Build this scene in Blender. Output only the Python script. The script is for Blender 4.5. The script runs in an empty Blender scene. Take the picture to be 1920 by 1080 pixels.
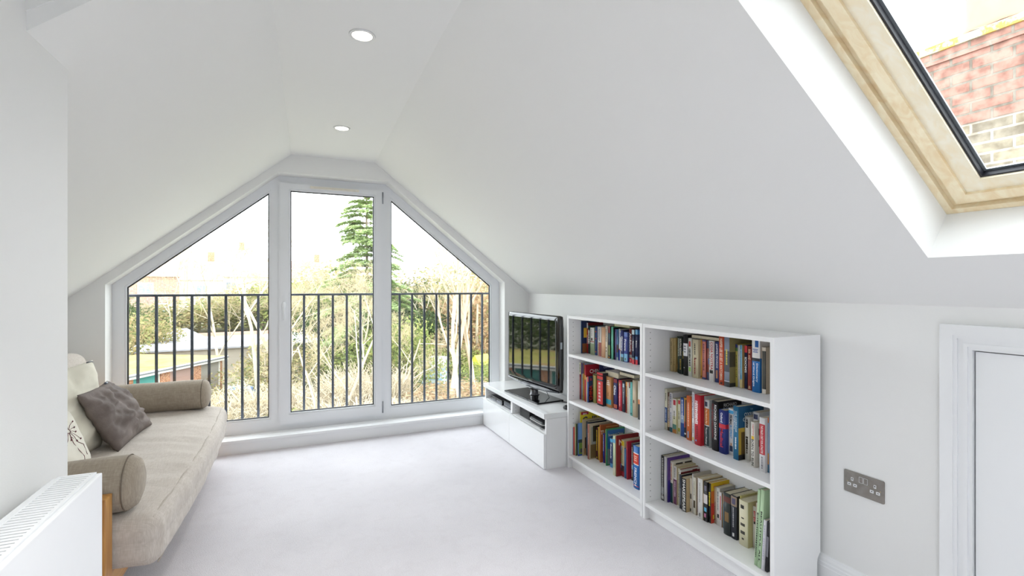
import bpy, bmesh, math, random
from mathutils import Vector, Matrix, noise
from mathutils.geometry import tessellate_polygon
S = bpy.context.scene
COL = S.collection
PI = math.pi
R = random.Random(7)

# ------------------------------------------------------------------ materials
def lin(h):
    c = [int(h[i:i+2], 16)/255 for i in (0, 2, 4)]
    return tuple((v/12.92 if v <= .04045 else ((v+.055)/1.055)**2.4) for v in c) + (1,)
MATS = {}
def mat(hexc, rough=.5, metal=0, spec=.5, bump=0, bscale=200, coat=0, var=0, vscale=5, name=None, ior=1.5):
    key = (hexc, rough, metal, spec, bump, bscale, coat, var, vscale, ior)
    if key in MATS: return MATS[key]
    m = bpy.data.materials.new(name or 'mat_'+hexc); m.use_nodes = True
    nt = m.node_tree; b = nt.nodes['Principled BSDF']
    b.inputs['Base Color'].default_value = lin(hexc)
    b.inputs['Roughness'].default_value = rough
    b.inputs['Metallic'].default_value = metal
    b.inputs['Specular IOR Level'].default_value = spec
    b.inputs['IOR'].default_value = ior
    b.inputs['Coat Weight'].default_value = coat
    if bump or var:
        tc = nt.nodes.new('ShaderNodeTexCoord')
    if bump:
        n = nt.nodes.new('ShaderNodeTexNoise'); n.inputs['Scale'].default_value = bscale; n.inputs['Detail'].default_value = 4
        bu = nt.nodes.new('ShaderNodeBump'); bu.inputs['Strength'].default_value = bump; bu.inputs['Distance'].default_value = .01
        nt.links.new(tc.outputs['Object'], n.inputs['Vector']); nt.links.new(n.outputs['Fac'], bu.inputs['Height'])
        nt.links.new(bu.outputs['Normal'], b.inputs['Normal'])
    if var:
        n = nt.nodes.new('ShaderNodeTexNoise'); n.inputs['Scale'].default_value = vscale; n.inputs['Detail'].default_value = 5
        mx = nt.nodes.new('ShaderNodeMixRGB'); mx.blend_type = 'MULTIPLY'; mx.inputs['Fac'].default_value = 1
        mx.inputs[1].default_value = lin(hexc)
        cr = nt.nodes.new('ShaderNodeValToRGB'); cr.color_ramp.elements[0].position = .3; cr.color_ramp.elements[1].position = .7
        lo = 1-var; cr.color_ramp.elements[0].color = (lo, lo, lo, 1); cr.color_ramp.elements[1].color = (1, 1, 1, 1)
        nt.links.new(tc.outputs['Object'], n.inputs['Vector']); nt.links.new(n.outputs['Fac'], cr.inputs[0])
        nt.links.new(cr.outputs[0], mx.inputs[2]); nt.links.new(mx.outputs[0], b.inputs['Base Color'])
    MATS[key] = m
    return m
def patchy(name, cols, scale=3, rough=.9, detail=8, bump=0, bscale=50, stretch=None):
    """noise-driven palette: cols = [(pos, hex), ...]"""
    m = bpy.data.materials.new(name); m.use_nodes = True; nt = m.node_tree; b = nt.nodes['Principled BSDF']
    b.inputs['Roughness'].default_value = rough; b.inputs['Specular IOR Level'].default_value = .2
    tc = nt.nodes.new('ShaderNodeTexCoord'); n = nt.nodes.new('ShaderNodeTexNoise')
    n.inputs['Scale'].default_value = scale; n.inputs['Detail'].default_value = detail; n.inputs['Roughness'].default_value = .65
    cr = nt.nodes.new('ShaderNodeValToRGB'); e = cr.color_ramp.elements
    while len(e) < len(cols): e.new(.5)
    for i, (p, h) in enumerate(cols): e[i].position = p; e[i].color = lin(h)
    if stretch:
        mp = nt.nodes.new('ShaderNodeMapping'); mp.inputs['Scale'].default_value = stretch
        nt.links.new(tc.outputs['Object'], mp.inputs['Vector']); nt.links.new(mp.outputs[0], n.inputs['Vector'])
    else: nt.links.new(tc.outputs['Object'], n.inputs['Vector'])
    nt.links.new(n.outputs['Fac'], cr.inputs[0]); nt.links.new(cr.outputs[0], b.inputs['Base Color'])
    if bump:
        n2 = nt.nodes.new('ShaderNodeTexNoise'); n2.inputs['Scale'].default_value = bscale
        bu = nt.nodes.new('ShaderNodeBump'); bu.inputs['Strength'].default_value = bump; bu.inputs['Distance'].default_value = .02
        nt.links.new(tc.outputs['Object'], n2.inputs['Vector']); nt.links.new(n2.outputs['Fac'], bu.inputs['Height']); nt.links.new(bu.outputs['Normal'], b.inputs['Normal'])
    return m
def brick_mat(name, c1, c2, mortar, bw=.225, rh=.075, ms=.012, axis='YZ', split=None):
    m = bpy.data.materials.new(name); m.use_nodes = True; nt = m.node_tree; b = nt.nodes['Principled BSDF']
    b.inputs['Roughness'].default_value = .9; b.inputs['Specular IOR Level'].default_value = .2
    tc = nt.nodes.new('ShaderNodeTexCoord'); sx = nt.nodes.new('ShaderNodeSeparateXYZ'); cx = nt.nodes.new('ShaderNodeCombineXYZ')
    nt.links.new(tc.outputs['Object'], sx.inputs[0])
    nt.links.new(sx.outputs['X' if axis[0] == 'X' else 'Y'], cx.inputs[0]); nt.links.new(sx.outputs['Z'], cx.inputs[1])
    def bt(a, c):
        t = nt.nodes.new('ShaderNodeTexBrick'); t.inputs['Scale'].default_value = 1
        t.inputs['Color1'].default_value = lin(a); t.inputs['Color2'].default_value = lin(c); t.inputs['Mortar'].default_value = lin(mortar)
        t.inputs['Mortar Size'].default_value = ms; t.inputs['Brick Width'].default_value = bw; t.inputs['Row Height'].default_value = rh
        t.inputs['Mortar Smooth'].default_value = .2
        nt.links.new(cx.outputs[0], t.inputs['Vector']); return t
    t = bt(c1, c2); out = t.outputs['Color']
    if split:
        t2 = bt(split[1], split[2]); t2.inputs['Mortar'].default_value = lin(split[3]); gt = nt.nodes.new('ShaderNodeMath'); gt.operation = 'GREATER_THAN'; gt.inputs[1].default_value = split[0]
        nt.links.new(sx.outputs['Z'], gt.inputs[0])
        mx = nt.nodes.new('ShaderNodeMixRGB'); nt.links.new(gt.outputs[0], mx.inputs[0]); nt.links.new(out, mx.inputs[1]); nt.links.new(t2.outputs['Color'], mx.inputs[2]); out = mx.outputs[0]
    n = nt.nodes.new('ShaderNodeTexNoise'); n.inputs['Scale'].default_value = 14; n.inputs['Detail'].default_value = 8
    cr = nt.nodes.new('ShaderNodeValToRGB'); cr.color_ramp.elements[0].position = .35; cr.color_ramp.elements[0].color = (.55, .52, .5, 1); cr.color_ramp.elements[1].position = .6; cr.color_ramp.elements[1].color = (1, 1, 1, 1)
    nt.links.new(tc.outputs['Object'], n.inputs['Vector']); nt.links.new(n.outputs['Fac'], cr.inputs[0])
    mu = nt.nodes.new('ShaderNodeMixRGB'); mu.blend_type = 'MULTIPLY'; mu.inputs[0].default_value = 1
    nt.links.new(out, mu.inputs[1]); nt.links.new(cr.outputs[0], mu.inputs[2]); nt.links.new(mu.outputs[0], b.inputs['Base Color'])
    bu = nt.nodes.new('ShaderNodeBump'); bu.inputs['Strength'].default_value = .6; bu.inputs['Distance'].default_value = .01; bu.invert = True
    nt.links.new(t.outputs['Fac'], bu.inputs['Height']); nt.links.new(bu.outputs['Normal'], b.inputs['Normal'])
    return m
def wood_mat(name, a, c, axis='X', scale=1.0):
    m = bpy.data.materials.new(name); m.use_nodes = True; nt = m.node_tree; b = nt.nodes['Principled BSDF']
    b.inputs['Roughness'].default_value = .38
    tc = nt.nodes.new('ShaderNodeTexCoord'); mp = nt.nodes.new('ShaderNodeMapping')
    s = {'X': (1.2, 14, 14), 'Y': (14, 1.2, 14), 'Z': (14, 14, 1.2)}[axis]
    mp.inputs['Scale'].default_value = tuple(v*scale for v in s)
    n = nt.nodes.new('ShaderNodeTexNoise'); n.inputs['Scale'].default_value = 2.2; n.inputs['Detail'].default_value = 6; n.inputs['Distortion'].default_value = 1.2
    cr = nt.nodes.new('ShaderNodeValToRGB'); cr.color_ramp.elements[0].position = .32; cr.color_ramp.elements[0].color = lin(a); cr.color_ramp.elements[1].position = .66; cr.color_ramp.elements[1].color = lin(c)
    nt.links.new(tc.outputs['Object'], mp.inputs[0]); nt.links.new(mp.outputs[0], n.inputs['Vector']); nt.links.new(n.outputs['Fac'], cr.inputs[0]); nt.links.new(cr.outputs[0], b.inputs['Base Color'])
    return m
def weave_mat(name, a, c, scale=500, bump=.25):
    m = bpy.data.materials.new(name); m.use_nodes = True; nt = m.node_tree; b = nt.nodes['Principled BSDF']
    b.inputs['Roughness'].default_value = .9; b.inputs['Specular IOR Level'].default_value = .2; b.inputs['Sheen Weight'].default_value = .15
    tc = nt.nodes.new('ShaderNodeTexCoord')
    outs = []
    for sc in ((scale, scale*.08, scale*.08), (scale*.08, scale, scale*.08)):
        mp = nt.nodes.new('ShaderNodeMapping'); mp.inputs['Scale'].default_value = sc
        n = nt.nodes.new('ShaderNodeTexNoise'); n.inputs['Scale'].default_value = 1; n.inputs['Detail'].default_value = 3
        nt.links.new(tc.outputs['Object'], mp.inputs[0]); nt.links.new(mp.outputs[0], n.inputs['Vector']); outs.append(n.outputs['Fac'])
    ad = nt.nodes.new('ShaderNodeMath'); ad.operation = 'MULTIPLY'; nt.links.new(outs[0], ad.inputs[0]); nt.links.new(outs[1], ad.inputs[1])
    cr = nt.nodes.new('ShaderNodeValToRGB'); cr.color_ramp.elements[0].position = .14; cr.color_ramp.elements[0].color = lin(a); cr.color_ramp.elements[1].position = .36; cr.color_ramp.elements[1].color = lin(c)
    nt.links.new(ad.outputs[0], cr.inputs[0]); nt.links.new(cr.outputs[0], b.inputs['Base Color'])
    bu = nt.nodes.new('ShaderNodeBump'); bu.inputs['Strength'].default_value = bump; bu.inputs['Distance'].default_value = .002
    nt.links.new(ad.outputs[0], bu.inputs['Height']); nt.links.new(bu.outputs['Normal'], b.inputs['Normal'])
    return m
def glass_mat(name, tint=(.97, .985, .98, 1), f0=1.45):
    m = bpy.data.materials.new(name); m.use_nodes = True; nt = m.node_tree; nt.nodes.remove(nt.nodes['Principled BSDF'])
    o = nt.nodes['Material Output']; t = nt.nodes.new('ShaderNodeBsdfTransparent'); t.inputs[0].default_value = tint
    g = nt.nodes.new('ShaderNodeBsdfGlossy'); g.inputs['Roughness'].default_value = .02
    lw = nt.nodes.new('ShaderNodeLayerWeight'); lw.inputs[0].default_value = .5
    pw = nt.nodes.new('ShaderNodeMath'); pw.operation = 'POWER'; pw.inputs[1].default_value = 5; nt.links.new(lw.outputs['Facing'], pw.inputs[0])
    f = nt.nodes.new('ShaderNodeMath'); f.operation = 'MULTIPLY_ADD'; f.inputs[1].default_value = .9; f.inputs[2].default_value = .035; nt.links.new(pw.outputs[0], f.inputs[0])
    mx = nt.nodes.new('ShaderNodeMixShader'); nt.links.new(f.outputs[0], mx.inputs[0]); nt.links.new(t.outputs[0], mx.inputs[1]); nt.links.new(g.outputs[0], mx.inputs[2]); nt.links.new(mx.outputs[0], o.inputs[0])
    return m
def leaf_mat(name, cols):
    """per-leaf palette by random island"""
    m = bpy.data.materials.new(name); m.use_nodes = True; nt = m.node_tree; b = nt.nodes['Principled BSDF']
    b.inputs['Roughness'].default_value = .7; b.inputs['Specular IOR Level'].default_value = .25
    g = nt.nodes.new('ShaderNodeNewGeometry'); cr = nt.nodes.new('ShaderNodeValToRGB'); e = cr.color_ramp.elements
    while len(e) < len(cols): e.new(.5)
    for i, h in enumerate(cols): e[i].position = i/max(1, len(cols)-1); e[i].color = lin(h)
    nt.links.new(g.outputs['Random Per Island'], cr.inputs[0]); nt.links.new(cr.outputs[0], b.inputs['Base Color'])
    tr = nt.nodes.new('ShaderNodeBsdfTranslucent'); nt.links.new(cr.outputs[0], tr.inputs[0]); mx = nt.nodes.new('ShaderNodeMixShader'); mx.inputs[0].default_value = .4
    nt.links.new(b.outputs[0], mx.inputs[1]); nt.links.new(tr.outputs[0], mx.inputs[2]); nt.links.new(mx.outputs[0], nt.nodes['Material Output'].inputs[0])
    return m
def emit_mat(name, hexc, st):
    m = bpy.data.materials.new(name); m.use_nodes = True; b = m.node_tree.nodes['Principled BSDF']
    b.inputs['Base Color'].default_value = lin('ffffff'); b.inputs['Emission Color'].default_value = lin(hexc); b.inputs['Emission Strength'].default_value = st
    return m

# ------------------------------------------------------------------ object helpers
def link(name, me, m=None, parent=None):
    o = bpy.data.objects.new(name, me)
    if m is not None:
        for k in (m if isinstance(m, (list, tuple)) else [m]): me.materials.append(k)
    COL.objects.link(o)
    if parent is not None: o.parent = parent
    return o
def tag(o, label=None, cat=None, group=None, kind=None):
    if label: o['label'] = label
    if cat: o['category'] = cat
    if group: o['group'] = group
    if kind: o['kind'] = kind
    return o
def empty(name, loc=(0, 0, 0), rz=0):
    o = bpy.data.objects.new(name, None); COL.objects.link(o); o.location = loc; o.rotation_euler = (0, 0, rz); o.empty_display_size = .05
    return o
class MB:
    """collects shapes into one mesh"""
    def __init__(s): s.bm = bmesh.new(); s.mi = 0
    def faces(s, vs, fs):
        v = [s.bm.verts.new(p) for p in vs]
        for f in fs:
            try:
                q = s.bm.faces.new([v[i] for i in f]); q.material_index = s.mi
            except ValueError: pass
        return v
    def box(s, x0, x1, y0, y1, z0, z1, bev=0):
        v = s.faces([(x0, y0, z0), (x1, y0, z0), (x1, y1, z0), (x0, y1, z0), (x0, y0, z1), (x1, y0, z1), (x1, y1, z1), (x0, y1, z1)],
                    [(0, 3, 2, 1), (4, 5, 6, 7), (0, 1, 5, 4), (1, 2, 6, 5), (2, 3, 7, 6), (3, 0, 4, 7)])
        if bev:
            es = list({e for q in v for e in q.link_edges})
            bmesh.ops.bevel(s.bm, geom=es, offset=bev, segments=2, affect='EDGES', profile=.6)
        return s
    def quad(s, a, b, c, d): s.faces([a, b, c, d], [(0, 1, 2, 3)]); return s
    def tube(s, pts, r, n=8, cap=True):
        """r: number or list"""
        rs = r if isinstance(r, (list, tuple)) else [r]*len(pts)
        pts = [Vector(p) for p in pts]; rings = []
        t0 = (pts[1]-pts[0]).normalized(); up = Vector((0, 0, 1)) if abs(t0.z) < .9 else Vector((1, 0, 0))
        a = t0.cross(up).normalized()
        for i, p in enumerate(pts):
            t = (pts[min(i+1, len(pts)-1)]-pts[max(i-1, 0)]).normalized()
            a = (a-t*a.dot(t)).normalized(); b = t.cross(a)
            rings.append([s.bm.verts.new(p+(a*math.cos(2*PI*k/n)+b*math.sin(2*PI*k/n))*rs[i]) for k in range(n)])
        for i in range(len(rings)-1):
            for k in range(n):
                f = s.bm.faces.new([rings[i][k], rings[i][(k+1) % n], rings[i+1][(k+1) % n], rings[i+1][k]]); f.material_index = s.mi; f.smooth = True
        if cap and n > 2:
            for rg in (rings[0][::-1], rings[-1]):
                f = s.bm.faces.new(rg); f.material_index = s.mi
        return s
    def lathe(s, prof, c=(0, 0, 0), n=32, axis='Z'):
        """prof [(r,z)...]"""
        c = Vector(c); rings = []
        for r, z in prof:
            rg = []
            for k in range(n):
                a = 2*PI*k/n; p = (r*math.cos(a), r*math.sin(a), z)
                if axis == 'X': p = (p[2], p[0], p[1])
                if axis == 'Y': p = (p[1], p[2], p[0])
                rg.append(s.bm.verts.new(c+Vector(p)))
            rings.append(rg)
        for i in range(len(rings)-1):
            for k in range(n):
                f = s.bm.faces.new([rings[i][k], rings[i][(k+1) % n], rings[i+1][(k+1) % n], rings[i+1][k]]); f.smooth = True; f.material_index = s.mi
        for rg, (r, z) in ((rings[0][::-1], prof[0]), (rings[-1], prof[-1])):
            if r > 1e-5:
                f = s.bm.faces.new(rg); f.material_index = s.mi
        return s
    def plate(s, outer, holes, d0, d1, fn):
        """polygon with holes in a 2D frame, extruded from d0 to d1; fn(a,b,d)->xyz"""
        loops = [list(outer)]+[list(h) for h in holes]
        tri = tessellate_polygon([[Vector((p[0], p[1], 0)) for p in l] for l in loops])
        flat = [p for l in loops for p in l]
        A = [s.bm.verts.new(fn(p[0], p[1], d0)) for p in flat]; B = [s.bm.verts.new(fn(p[0], p[1], d1)) for p in flat]
        for t in tri:
            for V in (A, B):
                try: s.bm.faces.new([V[i] for i in t]).material_index = s.mi
                except ValueError: pass
        k = 0
        for l in loops:
            n = len(l)
            for i in range(n):
                a, b = k+i, k+(i+1) % n
                s.bm.faces.new([A[a], A[b], B[b], B[a]]).material_index = s.mi
            k += n
        return s
    def build(s, name, m=None, parent=None, smooth=False, recalc=True):
        if recalc: bmesh.ops.recalc_face_normals(s.bm, faces=s.bm.faces)
        me = bpy.data.meshes.new(name); s.bm.to_mesh(me); s.bm.free()
        if smooth:
            for p in me.polygons: p.use_smooth = True
        return link(name, me, m, parent)
def box(name, x0, x1, y0, y1, z0, z1, m, parent=None, bev=0):
    return MB().box(x0, x1, y0, y1, z0, z1, bev).build(name, m, parent)
XZ = lambda a, b, d: (a, d, b)
def offs(poly, d):
    """inward offset of a CCW/CW polygon"""
    n = len(poly); area = sum(poly[i][0]*poly[(i+1) % n][1]-poly[(i+1) % n][0]*poly[i][1] for i in range(n))
    sg = 1 if area > 0 else -1; out = []
    for i in range(n):
        p0, p1, p2 = Vector(poly[i-1]), Vector(poly[i]), Vector(poly[(i+1) % n])
        e1 = (p1-p0).normalized(); e2 = (p2-p1).normalized()
        n1 = Vector((-e1.y, e1.x))*sg; n2 = Vector((-e2.y, e2.x))*sg
        k = d/(1+n1.dot(n2)); out.append(tuple(p1+(n1+n2)*k))
    return out
def rbox(name, dims, r, cuts, m, parent=None, disp=None, xf=None):
    """soft rounded box mesh with optional displacement disp(p,n)->vec and transform xf"""
    hx, hy, hz = [d/2 for d in dims]; bm = bmesh.new(); vs = {}
    nx, ny, nz = cuts
    def V(i, j, k):
        if (i, j, k) not in vs:
            p = Vector((-hx+2*hx*i/nx, -hy+2*hy*j/ny, -hz+2*hz*k/nz))
            q = Vector((max(-hx+r, min(hx-r, p.x)), max(-hy+r, min(hy-r, p.y)), max(-hz+r, min(hz-r, p.z))))
            d = p-q
            nn = d.normalized() if d.length > 1e-6 else Vector((0, 0, 1))
            p = q+nn*r if d.length > 1e-6 else p
            if disp: p = p+disp(p, nn)
            if xf: p = xf @ p
            vs[(i, j, k)] = bm.verts.new(p)
        return vs[(i, j, k)]
    for i in range(nx):
        for j in range(ny):
            for k in (0, nz): bm.faces.new([V(i, j, k), V(i+1, j, k), V(i+1, j+1, k), V(i, j+1, k)])
    for i in range(nx):
        for k in range(nz):
            for j in (0, ny): bm.faces.new([V(i, j, k), V(i+1, j, k), V(i+1, j, k+1), V(i, j, k+1)])
    for j in range(ny):
        for k in range(nz):
            for i in (0, nx): bm.faces.new([V(i, j, k), V(i, j+1, k), V(i, j+1, k+1), V(i, j, k+1)])
    bmesh.ops.recalc_face_normals(bm, faces=bm.faces)
    me = bpy.data.meshes.new(name); bm.to_mesh(me); bm.free()
    for p in me.polygons: p.use_smooth = True
    return link(name, me, m, parent)
FONTS = {}
def text_mesh(s, size=1.0):
    """flat mesh of a string, unit-normalised: returns (verts, faces, w, h) with height-normalised caps"""
    if s in FONTS: return FONTS[s]
    cu = bpy.data.curves.new('lettering', 'FONT'); cu.body = s; cu.resolution_u = 2; cu.size = 1; cu.offset = .018
    o = bpy.data.objects.new('lettering', cu); COL.objects.link(o)
    dg = bpy.context.evaluated_depsgraph_get(); me = bpy.data.meshes.new_from_object(o.evaluated_get(dg))
    vs = [v.co.copy() for v in me.vertices]; fs = [tuple(p.vertices) for p in me.polygons]
    bpy.data.objects.remove(o); bpy.data.curves.remove(cu); bpy.data.meshes.remove(me)
    if not vs: vs = [Vector((0, 0, 0))]; fs = []
    x0 = min(v.x for v in vs); x1 = max(v.x for v in vs); y0 = min(v.y for v in vs); y1 = max(v.y for v in vs)
    vs = [Vector((v.x-(x0+x1)/2, v.y-(y0+y1)/2, 0)) for v in vs]
    FONTS[s] = (vs, fs, max(x1-x0, .01), max(y1-y0, .01)); return FONTS[s]
def put_text(mb, s, c, xd, yd, w, h):
    vs, fs, tw, th = text_mesh(s); c = Vector(c); xd = Vector(xd); yd = Vector(yd)
    mb.faces([c+xd*(v.x*w/tw)+yd*(v.y*h/th) for v in vs], fs)

EXPO = 0.54
SKYL = 4.8
BACKL = 10
SUNL = 0
LAMP = 12
LAMP_ADDED = 88
LAMP_ADDED_BACK = 12

# ------------------------------------------------------------------ camera (17 mm shift lens on a level tripod)
cam = bpy.data.cameras.new('camera'); co = bpy.data.objects.new('camera', cam); COL.objects.link(co); S.camera = co
YAW = math.atan(400/907.); co.location = (0, 0, 1.263); co.rotation_euler = (PI/2, 0, -YAW)
cam.sensor_width = 36; cam.lens = 907/1920*36; cam.shift_y = -3/1920; cam.clip_start = .02; cam.clip_end = 500
S.view_settings.view_transform = 'Standard'; S.view_settings.look = 'None'; S.view_settings.gamma = 1; S.view_settings.use_curve_mapping = False
S.view_settings.exposure = EXPO

# ------------------------------------------------------------------ palette
M_wall = mat('f1f1f0', .65, bump=.04, bscale=350, name='wall_paint')
M_ceil = mat('f1f1f0', .7, bump=.04, bscale=350, name='ceiling_paint')
M_gloss = mat('f2f3f5', .3, name='white_gloss_woodwork')
M_upvc = mat('eceef2', .28, name='white_plastic_frame')
M_lam = mat('f3f3f4', .35, name='white_laminate')
M_high = mat('f2f3f4', .1, coat=.5, name='high_gloss_white')
M_black = mat('0c0c0e', .35, name='black_plastic')
M_seal = mat('1c1c24', .5, name='dark_gasket')
M_glass = glass_mat('window_glass')
M_page = mat('d9cfb4', .8, name='paper_pages', var=.15, vscale=90)

# ------------------------------------------------------------------ floor: pale carpet
def carpet():
    m = bpy.data.materials.new('pale_carpet'); m.use_nodes = True; nt = m.node_tree; b = nt.nodes['Principled BSDF']
    b.inputs['Roughness'].default_value = 1; b.inputs['Specular IOR Level'].default_value = .05; b.inputs['Sheen Weight'].default_value = .2
    tc = nt.nodes.new('ShaderNodeTexCoord')
    n1 = nt.nodes.new('ShaderNodeTexNoise'); n1.inputs['Scale'].default_value = 1.6; n1.inputs['Detail'].default_value = 6
    n2 = nt.nodes.new('ShaderNodeTexNoise'); n2.inputs['Scale'].default_value = 260; n2.inputs['Detail'].default_value = 3
    n3 = nt.nodes.new('ShaderNodeTexNoise'); n3.inputs['Scale'].default_value = 14; n3.inputs['Detail'].default_value = 6; n3.inputs['Distortion'].default_value = .8
    for n in (n1, n2, n3): nt.links.new(tc.outputs['Object'], n.inputs['Vector'])
    c1 = nt.nodes.new('ShaderNodeValToRGB'); c1.color_ramp.elements[0].position = .3; c1.color_ramp.elements[0].color = lin('dbd8dd'); c1.color_ramp.elements[1].position = .7; c1.color_ramp.elements[1].color = lin('e8e5ea')
    nt.links.new(n1.outputs['Fac'], c1.inputs[0])
    c2 = nt.nodes.new('ShaderNodeValToRGB'); c2.color_ramp.elements[0].position = .3; c2.color_ramp.elements[0].color = (.84, .83, .84, 1); c2.color_ramp.elements[1].position = .62; c2.color_ramp.elements[1].color = (1, 1, 1, 1)
    nt.links.new(n2.outputs['Fac'], c2.inputs[0])
    c3 = nt.nodes.new('ShaderNodeValToRGB'); c3.color_ramp.elements[0].position = .3; c3.color_ramp.elements[0].color = (.965, .96, .96, 1); c3.color_ramp.elements[1].position = .5; c3.color_ramp.elements[1].color = (1, 1, 1, 1)
    nt.links.new(n3.outputs['Fac'], c3.inputs[0])
    m1 = nt.nodes.new('ShaderNodeMixRGB'); m1.blend_type = 'MULTIPLY'; m1.inputs[0].default_value = 1
    m2 = nt.nodes.new('ShaderNodeMixRGB'); m2.blend_type = 'MULTIPLY'; m2.inputs[0].default_value = 1
    nt.links.new(c1.outputs[0], m1.inputs[1]); nt.links.new(c2.outputs[0], m1.inputs[2]); nt.links.new(m1.outputs[0], m2.inputs[1]); nt.links.new(c3.outputs[0], m2.inputs[2])
    nt.links.new(m2.outputs[0], b.inputs['Base Color'])
    bu = nt.nodes.new('ShaderNodeBump'); bu.inputs['Strength'].default_value = .5; bu.inputs['Distance'].default_value = .006
    nt.links.new(n2.outputs['Fac'], bu.inputs['Height']); nt.links.new(bu.outputs['Normal'], b.inputs['Normal'])
    return m
def st(o): o['kind'] = 'structure'; return o
YB = -2.4                                     # the wall behind the camera
st(box('floor', -1.6, 2.15, YB-.1, 4.2, -.15, 0, carpet()))

# gable wall with the five-sided opening
G = 4.18; ZC = 2.30
LF, RF, LFN, RFN = -.052, .586, -.085, .54      # ceiling folds at the gable / near the camera
WIN = [(-1.22, .102), (-1.22, 1.275), (-.145, 2.153), (.692, 2.153), (1.768, 1.302), (1.768, .102)]
st(MB().plate([(-1.47, 0), (-1.47, 1.14), (LF, ZC), (RF, ZC), (2.02, 1.195), (2.02, 0)], [WIN], G, G+.28, XZ).build('wall_far', M_wall))
# knee wall on the right, with the cupboard opening
DO = (.835, .235, 1.05)
w = MB(); w.box(2.02, 2.12, DO[0]+.005, G+.28, 0, 1.25).box(2.02, 2.12, DO[1]-.005, DO[0]+.005, DO[2]+.005, 1.25).box(2.02, 2.12, YB-.1, DO[1]-.005, 0, 1.25)
st(w.build('wall_right', M_wall))
# left side: short wall beyond, projecting wall close to the camera
st(box('wall_left', -1.57, -1.47, 1.63, G+.28, 0, 1.14, M_wall))
DW = [(-1.9, 1.2), (-.8, 1.2), (-.8, 2.1), (-1.9, 2.1)]
w = MB(); w.plate([(YB-.1, 0), (1.52, 0), (1.52, 2.42), (YB-.1, 2.42)], [DW], -.72, -.595, lambda a, b, d: (d, a, b))
SL = (ZC-1.14)/(-LFN+1.47)
zc = lambda x: ZC+SL*(x-LFN)
w.plate([(-1.57, 0), (-.595, 0), (-.595, zc(-.595)+.02), (-1.47, 1.16), (-1.57, 1.06)], [], 1.63, 1.75, XZ)
w.plate([(-.72, 0), (-.595, 0), (-.595, zc(-.595)+.02), (-.72, zc(-.72)+.02)], [], 1.52, 1.63, XZ)
st(w.build('wall_chimney', M_wall)); bpy.data.objects['wall_chimney'].name = 'wall_near'
# dormer cheek: the little upright triangle of wall above the slope
st(MB().plate([(-.60, zc(-.60)), (LFN, ZC), (LFN, ZC+.1), (-.60, ZC+.1)], [], 1.52, 1.60, XZ).build('wall_cheek', M_wall))
# flat strip of ceiling
c = MB()
c.plate([(LF, G), (RF, G), (RFN, 1.95), (RFN, YB), (-.60, YB), (-.60, 1.52), (LFN, 1.52), (LFN, 1.95)], [], ZC, ZC+.1, lambda a, b, d: (a, b, d))
st(c.build('ceiling', M_ceil))
# left slope (slightly skewed towards the gable), as a fine grid
def slope(name, fa, fb, y0, y1, fold0, fold1, foot, zf, thick=.12, n=10):
    bm = bmesh.new(); g = {}
    for i in range(n+1):
        for j in range(n+1):
            y = y0+(y1-y0)*i/n; x0 = fold0+(fold1-fold0)*i/n; t = j/n
            g[i, j] = bm.verts.new((x0+(foot-x0)*t, y, ZC+(zf-ZC)*t))
    top = {k: bm.verts.new(v.co+Vector((0, 0, thick))) for k, v in g.items()}
    for i in range(n):
        for j in range(n):
            f = bm.faces.new([g[i, j], g[i+1, j], g[i+1, j+1], g[i, j+1]]); f.smooth = True
            f.normal_update()
            if f.normal.z > 0: f.normal_flip()
            f = bm.faces.new([top[i, j], top[i+1, j], top[i+1, j+1], top[i, j+1]]); f.normal_update()
            if f.normal.z < 0: f.normal_flip()
    for k in range(n):
        for a, b in (((k, 0), (k+1, 0)), ((k, n), (k+1, n)), ((0, k), (0, k+1)), ((n, k), (n, k+1))):
            vs = [bm.verts.new(q.co) for q in (g[a], g[b], top[b], top[a])]; bm.faces.new(vs)
    me = bpy.data.meshes.new(name); bm.to_mesh(me); bm.free(); return st(link(name, me, M_ceil))
slope('ceiling_left', 0, 0, G+.02, 1.95, LF, LFN, -1.47, 1.14)
slope('ceiling_left_near', 0, 0, 1.95, 1.525, LFN, LFN, -1.47, 1.14, n=2)
slope('ceiling_right', 0, 0, G+.02, 1.95, RF, RFN, 2.02, 1.195)
# right slope near the camera, thick, with the roof-window opening
KS = (ZC-1.195)/(2.02-RFN); nv = Vector((KS, 0, 1)).normalized(); av = Vector((-1, 0, KS)).normalized(); kp = Vector((2.02, 0, 1.195))
SLP = lambda s, y, d: tuple(kp+av*s+nv*d+Vector((0, y, 0)))
slen = (2.02-RFN)/-av.x
SKY = [(.264, .863), (.264, .09), (1.40, .09), (1.40, .863)]
st(MB().plate([(0, 1.95), (slen, 1.95), (slen, YB), (0, YB)], [SKY, [(.30, -.85), (.30, -2.05), (1.62, -2.05), (1.62, -.85)]], 0, .178, SLP).build('ceiling_skylight_slope', M_ceil))
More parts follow.
